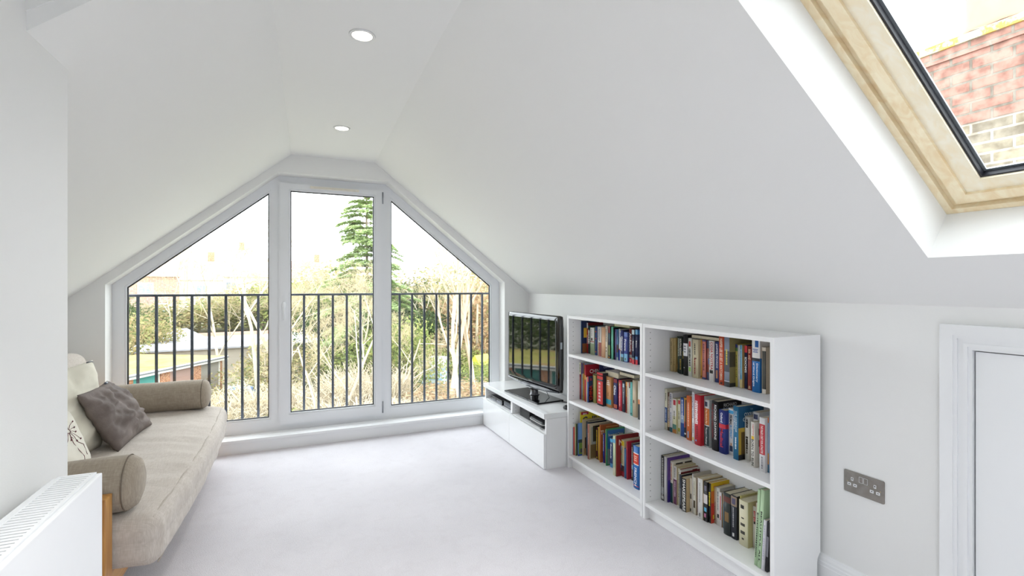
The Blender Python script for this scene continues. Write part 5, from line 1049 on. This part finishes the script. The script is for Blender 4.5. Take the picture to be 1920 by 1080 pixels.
# houses far left
def house(label, px, z, w, d, hw, hr, rz, wallc, roofc, wins):
    p = W_(px, 600, z); b = gh(p.x, p.y); t = empty('house', (p.x, p.y, b)); t.rotation_euler = (0, 0, rz); tag(t, label, 'house', 'houses beyond the garages')
    box('wall', -w/2, w/2, 0, d, 0, hw, wallc, t)
    h = MB(); h.faces([(-w/2-.3, -.4, hw), (w/2+.3, -.4, hw), (w/2+.3, d+.4, hw), (-w/2-.3, d+.4, hw), (-w/2-.3, d/2, hw+hr), (w/2+.3, d/2, hw+hr)], [(0, 1, 5, 4), (2, 3, 4, 5), (0, 4, 3), (1, 2, 5), (0, 3, 2, 1)]); h.build('roof', roofc, t)
    for (x, zz, ww, hh) in wins:
        f = box('window', x-ww/2, x+ww/2, -.06, .0, zz, zz+hh, mat('f0f0ee', .5), t)
        for s in (-1, 1): box('pane', x+s*ww*.24-ww*.19, x+s*ww*.24+ww*.19, -.075, -.06, zz+.12, zz+hh-.12, mat('8c98a4', .2), f)
    g = MB(); g.box(-w*.22-.9, -w*.22+.9, -.2, d/2, hw, hw+hr*.55); g.build('dormer', mat('f0efec', .6), t)
    f = box('window', -w*.22-.5, -w*.22+.5, -.26, -.2, hw+.3, hw+hr*.45, mat('e8e8e8', .5), t); box('pane', -w*.22-.4, -w*.22+.4, -.27, -.26, hw+.4, hw+hr*.42, mat('98a4b0', .2), f)
    box('chimney', w*.28, w*.28+.9, d/2-.4, d/2+.4, hw+hr*.6, hw+hr+1.2, mat('b07a60', .9), t)
RB = brick_mat('far_red_brick', 'bc9084', 'c49c90', 'ccc0b6', .6, .25, .03, 'XZ'); RT = patchy('red_tiles', [(.3, 'b09488'), (.7, 'c8b0a4')], 1.5); RG = patchy('grey_tiles', [(.3, '9c9896'), (.7, 'bcb8b4')], 1.2)
house('red brick house with brown tiled roof at the far left of the view', 254, 60, 9, 8, 6.2, 3.6, .25, RB, RT, ((-3, 1, 1.4, 1.8), (1, 4, 1.6, 1.4), (3, 1, 1.4, 1.8), (-3.2, 4, 1.4, 1.4)))
house('white rendered house with brown roof right of the red brick house', 356, 74, 8.4, 8, 5.4, 3.4, .15, mat('eeece8', .8), RT, ((-2.4, 3.4, 1.4, 1.3), (1.6, 3.4, 1.6, 1.3), (-2.4, .8, 1.4, 1.5), (1.6, .8, 2, 1.5)))
house('pale grey roofed house seen over the white rendered one', 398, 92, 16, 9, 7, 4.2, .1, mat('d8d0c8', .8), RG, ((-5, 4.5, 1.6, 1.4), (0, 4.5, 1.6, 1.4), (5, 4.5, 1.6, 1.4)))
house('distant grey house half hidden by bare branches near the mullion', 470, 84, 11, 8, 5.6, 3.6, -.1, mat('e0dcd4', .8), RG, ((-3, 3.4, 1.6, 1.4), (2.4, 3.4, 1.6, 1.4)))
house('white fronted house glimpsed behind the door handle side branches', 556, 88, 9, 8, 5.4, 3.4, -.15, mat('eeeae6', .8), RT, ((-2.4, 3.2, 1.6, 1.4), (2, 3.2, 1.6, 1.4)))
# fence
p = W_(812, 620, 46); t = empty('garden_fence', (p.x, p.y, gh(p.x, p.y))); t.rotation_euler = (0, 0, -.2); tag(t, 'pale timber fence behind the striped shed', 'fence')
f = MB()
for k in range(36): f.box(-4.5+.25*k, -4.5+.25*k+.22, 0, .03, 0, 1.7)
f.build('boards', mat('c8b8a0', .8), t); 
for k in range(4): box('post', -4.5+3*k-.06, -4.5+3*k+.06, .03, .13, 0, 1.8, mat('b8a890', .8), t)

# ---- plants
def bare_mesh(seed, H, r0, lean=0, depth=5, spread=.55, first=.28, upb=.25, wig=.25, kids=3):
    rr = random.Random(seed); wood = MB(); twigs = MB()
    def seg(mb, p, d, L, r, lvl):
        nseg = 5 if lvl < 2 else 3
        pts = [p]; rs = [r]; q = p.copy(); dd_ = d.copy()
        for i in range(nseg):
            dd_ = (dd_+Vector((rr.gauss(0, wig), rr.gauss(0, wig), rr.gauss(0, wig)+upb*.3))*(.35)).normalized(); q = q+dd_*(L/nseg); pts.append(q.copy()); rs.append(r*(1-.55*(i+1)/nseg))
        (wood if lvl < 3 else twigs).tube(pts, rs, 6 if lvl < 2 else 3, False)
        if lvl >= depth: return
        nk = kids+ (1 if lvl < 2 else 0)+ (rr.random() < .5)
        for k in range(nk):
            f = first+(1-first)*(k+rr.random()*.8)/nk if lvl == 0 else .25+.75*(k+rr.random())/nk
            i = min(nseg-1, int(f*nseg)); ff = f*nseg-i; b = pts[i].lerp(pts[i+1], min(1, ff)); bd = (pts[i+1]-pts[i]).normalized()
            a = rr.uniform(0, 2*PI); per_ = bd.orthogonal().normalized(); per_.rotate(Matrix.Rotation(a, 3, bd)); nd = (bd*(1-spread)+per_*spread*rr.uniform(.8, 1.5)+Vector((0, 0, upb))).normalized()
            seg(wood, b, nd, L*rr.uniform(.5, .72)*(1.15-.35*f), max(rs[i]*.55, .006), lvl+1)
    seg(wood, Vector((0, 0, 0)), Vector((lean, 0, 1)).normalized(), H*.62, r0, 0)
    mw = bpy.data.meshes.new('trunk'); wood.bm.to_mesh(mw); mt = bpy.data.meshes.new('twigs'); twigs.bm.to_mesh(mt)
    return mw, mt
BARK = mat('c6bba6', .9, var=.25, vscale=3, name='pale_bark'); TWIG = mat('b8a988', .9, name='straw_twigs'); BARK2 = mat('cab8a2', .9, var=.25, vscale=2, name='pinkish_bark')
def mk(ms, b, tw):
    for me, m_ in zip(ms, (b, tw)): me.materials.append(m_)
    return ms
V1 = mk(bare_mesh(11, 9, .10, depth=6), BARK, TWIG); V2 = mk(bare_mesh(23, 9, .10, .3, first=.15), BARK, TWIG); V3 = mk(bare_mesh(37, 8, .085, -.2, first=.1, spread=.7, depth=6), BARK, TWIG)
V4 = mk(bare_mesh(51, 11, .15, .05, depth=4, spread=.4, first=.45, upb=.5), BARK2, TWIG)
def tree(label, px, z, scale, rz, V, sink=0, sx=1):
    p = W_(px, 700, z); t = empty('bare_tree', (p.x, p.y, gh(p.x, p.y)-sink)); t.rotation_euler = (0, 0, rz); t.scale = (scale*sx, scale*sx, scale)
    tag(t, label, 'tree', 'bare winter trees beyond the railing')
    for me, nm_ in zip(V, ('trunk', 'twigs')):
        o = bpy.data.objects.new(nm_, me); COL.objects.link(o); o.parent = t
tree('bare pale tree in front of the red brick house, far left', 250, 44, .85, 0, V3)
tree('bare grey tree between the mossy garages and white house', 322, 47, .95, 1.2, V1)
tree('bare spreading tree over the grey flat roof, left window', 420, 33, 1.2, 2.4, V2)
tree('large bare tree whose twigs cross the left mullion', 486, 28, 1.3, .6, V1)
tree('bare pale tree rising just right of the door handle', 565, 25, 1.2, 4.0, V2)
tree('bare many-stemmed tree at the middle of the glass door', 600, 21.5, .86, 5.2, V3)
tree('bare white trunk leaning right across the glass door', 632, 23.5, .95, -.3, V2)
tree('bare tree with fine twigs just left of the right mullion', 672, 30, .95, 2.9, V1)
tree('bare arching tree at the left edge of the right pane', 752, 26, .88, 1.9, V3)
tree('bare small tree above the striped shed', 800, 42, 1.0, .9, V1)
tree('tall bare trunk with peeling pinkish bark, leftmost of the right hand trunks', 846, 25, 1.12, 0, V4, .5)
tree('tall bare trunk second from the left among the right hand trunks', 868, 24, 1.0, 1.7, V4, .5)
tree('leaning bare trunk third among the right hand trunks', 888, 27, 1.08, 3.3, V4, .5)
tree('tall bare trunk close to the right edge of the right pane', 916, 25, 1.15, 4.6, V4, .5)
tree('bare tree half hidden behind the right hand trunks', 870, 40, 1.2, 2.2, V2)
tree('distant bare tree against the sky in the left pane', 376, 58, 1.35, 3.0, V2)
tree('distant bare tree beyond the left mullion tree', 452, 50, 1.2, 4.4, V3)
tree('bare tree lower left in the glass door, behind bushes', 548, 36, 1.1, 5.6, V1)

def leaves(n, dims, size, seed, flat=0, shell=True, lumps=7):
    rr = random.Random(seed); m = MB(); cs = [(Vector((rr.uniform(-.6, .6)*dims[0]/2, rr.uniform(-.6, .6)*dims[1]/2, rr.uniform(.25, .8)*dims[2])), rr.uniform(.28, .5)) for _ in range(lumps)]
    for _ in range(n):
        c, r = rr.choice(cs); v = Vector((rr.gauss(0, 1), rr.gauss(0, 1), rr.gauss(0, 1))).normalized()*(rr.random()**.35)
        p = c+Vector((v.x*dims[0]*r, v.y*dims[1]*r, v.z*dims[2]*r*.8)); p.z = max(.05, p.z)
        a = Vector((rr.gauss(0, 1), rr.gauss(0, 1), rr.gauss(0, .6))).normalized()*size*rr.uniform(.6, 1.3); b = a.orthogonal().normalized()*size*.45; b.rotate(Matrix.Rotation(rr.uniform(0, 6.28), 3, a.normalized()))
        m.quad(p-a/2, p+b/2, p+a/2, p-b/2)
    me = bpy.data.meshes.new('foliage'); m.bm.to_mesh(me); return me
LG = leaf_mat('leaf_light', ['6f8044', '92a05c', 'aaa868', '586c38']); LD = leaf_mat('leaf_dark', ['34442a', '50623a', '687648', '283822']); LO = leaf_mat('leaf_litter', ['ac8e6c', 'bca080', '94785a', 'c8b28c', '888858']); LM = leaf_mat('leaf_mixed', ['7c8450', 'a09a68', 'a8926e', '5a6a40'])
MD = {}
STRAW = mat('c8bba2', .9, name='straw_stems')
def brush_mesh(seed):
    rr = random.Random(seed); m = MB()
    for _ in range(900):
        a = rr.uniform(0, 2*PI); r = rr.random()**.5*.9; p = Vector((r*math.cos(a), r*math.sin(a), rr.uniform(0, .5))); d = Vector((math.cos(a)*rr.uniform(-.2, .8), math.sin(a)*rr.uniform(-.2, .8), 1)).normalized(); L = rr.uniform(.25, .75); k = Vector((rr.gauss(0, .3), rr.gauss(0, .3), -.15)); 
        m.tube([p, p+d*L*.5, p+d*L+k*L*.5], [.012, .009, .005], 3, False)
        for q in range(2):
            b = p+d*L*rr.uniform(.3, .9); m.tube([b, b+Vector((rr.gauss(0, .1), rr.gauss(0, .1), rr.uniform(0, .15)))], [.006, .004], 3, False)
    me = bpy.data.meshes.new('foliage'); m.bm.to_mesh(me); return me
def bush(label, px, z, w, h, kind, seed, base=None, name='shrub', cat='shrub', n=5200):
    p = W_(px, 700, z); key = (kind, seed % 3)
    if key not in MD:
        me = brush_mesh(seed) if kind == 's' else leaves(n, (2, 2, 1.25), .085, seed % 3+ord(kind[0])); me.materials.append({'g': LG, 'd': LD, 'o': LO, 'm': LM, 's': STRAW}[kind[0]]); MD[key] = me
    t = empty(name, (p.x, p.y, gh(p.x, p.y) if base is None else base)); t.scale = (w/2, w/2, h/1.4); t.rotation_euler = (0, 0, seed*1.3); tag(t, label, cat, 'shrubs and hedges beyond the railing')
    o = bpy.data.objects.new('foliage', MD[key]); COL.objects.link(o); o.parent = t
    s = MB()
    for k in range(4): s.tube([(0, 0, 0), (.25*math.cos(k*1.7), .25*math.sin(k*1.7), .5), (.5*math.cos(k*1.7+.3), .5*math.sin(k*1.7+.3), 1.0)], [.05, .035, .015], 4, False)
    s.build('stems', BARK, t)
bush('bright green shrub at the bottom left of the glass door', 556, 17.5, 2.6, 1.9, 'g', 1, base=-4.9)
bush('dark green shrub at the bottom of the glass door', 612, 19, 2.6, 1.3, 'd', 2)
bush('dry brown shrub at the bottom right of the glass door', 660, 22, 4.6, 2.0, 's', 3)
bush('tall straw coloured brush beside the right mullion', 690, 26, 5, 3.2, 's', 4)
bush('green shrub behind the leaning trunk in the glass door', 668, 33, 6, 4.2, 'g', 5)
bush('dark green holly behind the branches in the glass door', 636, 38, 6, 6.0, 'd', 6)
bush('mixed shrub under the left mullion', 480, 24, 4.6, 2.4, 's', 7)
bush('low mixed shrub beside the tarpaulins', 455, 25.5, 3.0, 1.6, 'm', 8)
bush('yellow green hedge behind the left mullion shrub', 508, 31, 5.5, 3.4, 'm', 9)
bush('round pale green shrub left of the white hut', 262, 38, 4.6, 3.9, 'm', 10)
bush('dark conifer shaped shrub at the far left edge of the view', 236, 42, 3.0, 5.4, 'd', 11)
bush('hazy green hedge under the white rendered house', 340, 54, 12, 4.6, 'm', 12)
bush('hazy green hedge under the grey roofed house', 430, 58, 13, 5.0, 'g', 13)
bush('tall mixed hedge beyond the left mullion', 505, 56, 13, 6.4, 'm', 14)
bush('tall green hedge at the left of the glass door', 575, 54, 12, 7.2, 'g', 15)
bush('tall mixed hedge behind the cedar', 655, 58, 14, 8.2, 'm', 16)
bush('dark evergreen hedge right of the cedar', 745, 50, 10, 8.4, 'd', 17)
bush('tall green hedge above the striped shed', 800, 56, 12, 7.2, 'g', 18)
bush('tall mixed hedge behind the right hand trunks', 860, 48, 11, 8.2, 'm', 19)
bush('dark laurel behind the first right hand trunk', 820, 41, 7, 5.6, 'd', 20)
bush('orange brown leafy hedge at the right edge of the view', 905, 38, 8, 7.6, 'o', 21)
bush('yellow green shrub at the left of the right pane', 748, 31, 4.6, 5.2, 'g', 22)
bush('mixed brush at the bottom left of the right pane', 752, 22, 3.6, 1.8, 's', 23)
bush('pale brush below the striped shed', 800, 24.5, 4.0, 1.5, 's', 24)
bush('brown leaf covered bank at the bottom right of the right pane', 870, 26, 7, 1.7, 'o', 25)
bush('low green shrub beside the climbing frame', 925, 31, 3.6, 2.0, 'g', 26)
bush('green undergrowth right of the striped shed', 850, 36, 4.6, 2.6, 'g', 27)
bush('mixed undergrowth left of the striped shed', 776, 36, 5, 2.4, 'm', 28)
bush('brown brush at the foot of the leaning trunk', 620, 25, 5, 2.2, 's', 29)
bush('dark hedge behind the garages, seen in the television', 60, 40, 16, 6.5, 'd', 30)
for k, (x, y, w, h, kd, lb) in enumerate(((-19, 30, 9, 8.0, 'd', 'tall dark evergreen behind the near end of the garages'), (-23, 24, 10, 8.5, 'o', 'russet leaved hedge behind the near garages'), (-27, 19, 10, 8.5, 'd', 'dark hedge at the nearest end of the garages'), (-14.5, 38, 9, 6.5, 'm', 'mixed hedge behind the middle of the garages'))):
    t = empty('hedge', (x, y, GZ)); t.scale = (w/2, w/2, h/1.4); tag(t, lb, 'hedge', 'hedges behind the garage row')
    key = (kd, k % 3)
    if key not in MD:
        me = leaves(5200, (2, 2, 1.25), .085, k+ord(kd)); me.materials.append({'g': LG, 'd': LD, 'o': LO, 'm': LM}[kd]); MD[key] = me
    o = bpy.data.objects.new('foliage', MD[key]); COL.objects.link(o); o.parent = t
# cedar
p = W_(687, 600, 36); t = empty('cedar_tree', (p.x, p.y, gh(p.x, p.y))); tag(t, 'tall green cedar with drooping layered branches behind the glass door', 'tree')
tz = 14.0; MB().tube([(0, 0, 0), (.05, 0, 6), (0, 0, tz)], [.22, .12, .04], 8).build('trunk', mat('8c7c68', .9), t)
rr = random.Random(5); br = MB(); nd = MB()
z = 3.2
while z < tz-.1:
    f = (tz-z)/(tz-3.2); L = .6+3.8*f**.75
    for k in range(6):
        a = rr.uniform(0, 2*PI); l = L*rr.uniform(.55, 1.1); d = Vector((math.cos(a), math.sin(a), 0)); sd = Vector((-d.y, d.x, 0))
        pts = [Vector((0, 0, z))+d*l*q+Vector((0, 0, .12*l*q-.22*l*q*q)) for q in (0, .35, .7, 1)]; br.tube(pts, [.05, .04, .025, .01], 4, False)
        for _ in range(int(150*l)):
            q = rr.uniform(.2, 1.05); b = pts[0].lerp(pts[3], q)+Vector((0, 0, .1*math.sin(q*PI)*l)); w = .28*l*(1.15-q)+.12
            b = b+sd*rr.uniform(-w, w)+Vector((0, 0, rr.uniform(-.14, .05))); a1 = (d*rr.uniform(.3, 1)+sd*rr.uniform(-1, 1)+Vector((0, 0, rr.uniform(-.35, .15)))).normalized()*rr.uniform(.18, .4); b1 = Vector((-a1.y, a1.x, rr.uniform(-.05, .05))).normalized()*.07
            nd.quad(b-a1/2, b+b1, b+a1/2, b-b1)
    z += .40*rr.uniform(.7, 1.3)
br.build('branches', mat('8c7c68', .9), t, recalc=False); nd.build('needles', leaf_mat('cedar_needles', ['b4c890', 'c2d49c', 'd0daa8', '9cb080']), t, recalc=False)

# ------------------------------------------------------------------ chimney stack outside the roof window
t = empty('chimney_stack', (4.7, .7, 0)); tag(t, 'brick chimney stack with lichened mortar cap seen through the roof window', 'chimney')
BR = brick_mat('stock_brick', '948a76', '888072', 'b4ac9e', .225, .075, .009, 'YZ', split=(2.40, 'a47c70', '987266', '847c72'))
t.location = (4.7, .7, 0); mv = lambda o: setattr(o, 'location', (-4.7, -.7, 0))
mv(box('stack', 4.3, 5.2, -.9, 2.22, GZ, 2.895, BR, t))
mv(box('top_course', 4.28, 5.22, -.92, 2.245, 2.8955, 2.975, BR, t))
f = MB(); nx, ny = 10, 40; gr = {}
for i in range(nx+1):
    for j in range(ny+1):
        u, v = i/nx, j/ny; h = 3.03+.12*(min(1, min(u, 1-u)*3.2))*(min(1, min(v, 1-v)*7))+.018*noise.noise(Vector((u*6, v*22, 1)))
        gr[i, j] = f.bm.verts.new((4.262+.976*u, -.937+3.199*v, h))
for i in range(nx):
    for j in range(ny): f.bm.faces.new([gr[i, j], gr[i+1, j], gr[i+1, j+1], gr[i, j+1]]).smooth = True
f.box(4.262, 5.238, -.937, 2.262, 2.9755, 3.03)
mv(f.build('mortar_cap', patchy('lichen_mortar', [(.38, '98907c'), (.48, 'b4aa94'), (.54, 'b8924c'), (.66, 'b8964c')], 7, 1, 10, .5, 60), t))
TC = mat('b88470', .8, var=.15, vscale=6, name='terracotta')
t = empty('chimney_pot', (4.72, 1.80, 3.10)); tag(t, 'terracotta chimney pot standing on the brick stack', 'chimney pot')
MB().lathe([(.22, 0), (.215, .07), (.195, .11), (.185, 1.0), (.21, 1.03), (.21, 1.1), (.17, 1.1), (.16, .8)], n=36).build('pot', TC, t)
# ------------------------------------------------------------------ daylight
w = bpy.data.worlds.new('overcast_sky'); S.world = w; w.use_nodes = True; nt = w.node_tree; bg = nt.nodes['Background']
bg.inputs[0].default_value = (.91, .955, 1, 1); bg.inputs[1].default_value = SKYL
def portal(loc_, rot, sx, sy):
    L = bpy.data.lights.new('sky_portal', 'AREA'); L.shape = 'RECTANGLE'; L.size = sx; L.size_y = sy; L.cycles.is_portal = True
    o = bpy.data.objects.new('sky_portal', L); COL.objects.link(o); o.location = loc_; o.rotation_euler = rot
portal((.27, 4.44, 1.12), (-PI/2, 0, 0), 3.1, 2.1)
th = math.atan2(nv.x, nv.z)
p = kp+av*.83+nv*.20; portal((p.x, .4765, p.z), (0, th, 0), 1.14, .78)
p = kp+av*.96+nv*.20; portal((p.x, -1.45, p.z), (0, th, 0), 1.32, 1.2)
if SUNL:
    L = bpy.data.lights.new('sun', 'SUN'); L.energy = SUNL; L.angle = .35; L.color = (1, .97, .9)
    o = bpy.data.objects.new('sun', L); COL.objects.link(o); o.rotation_euler = (math.radians(48), 0, math.radians(-150))
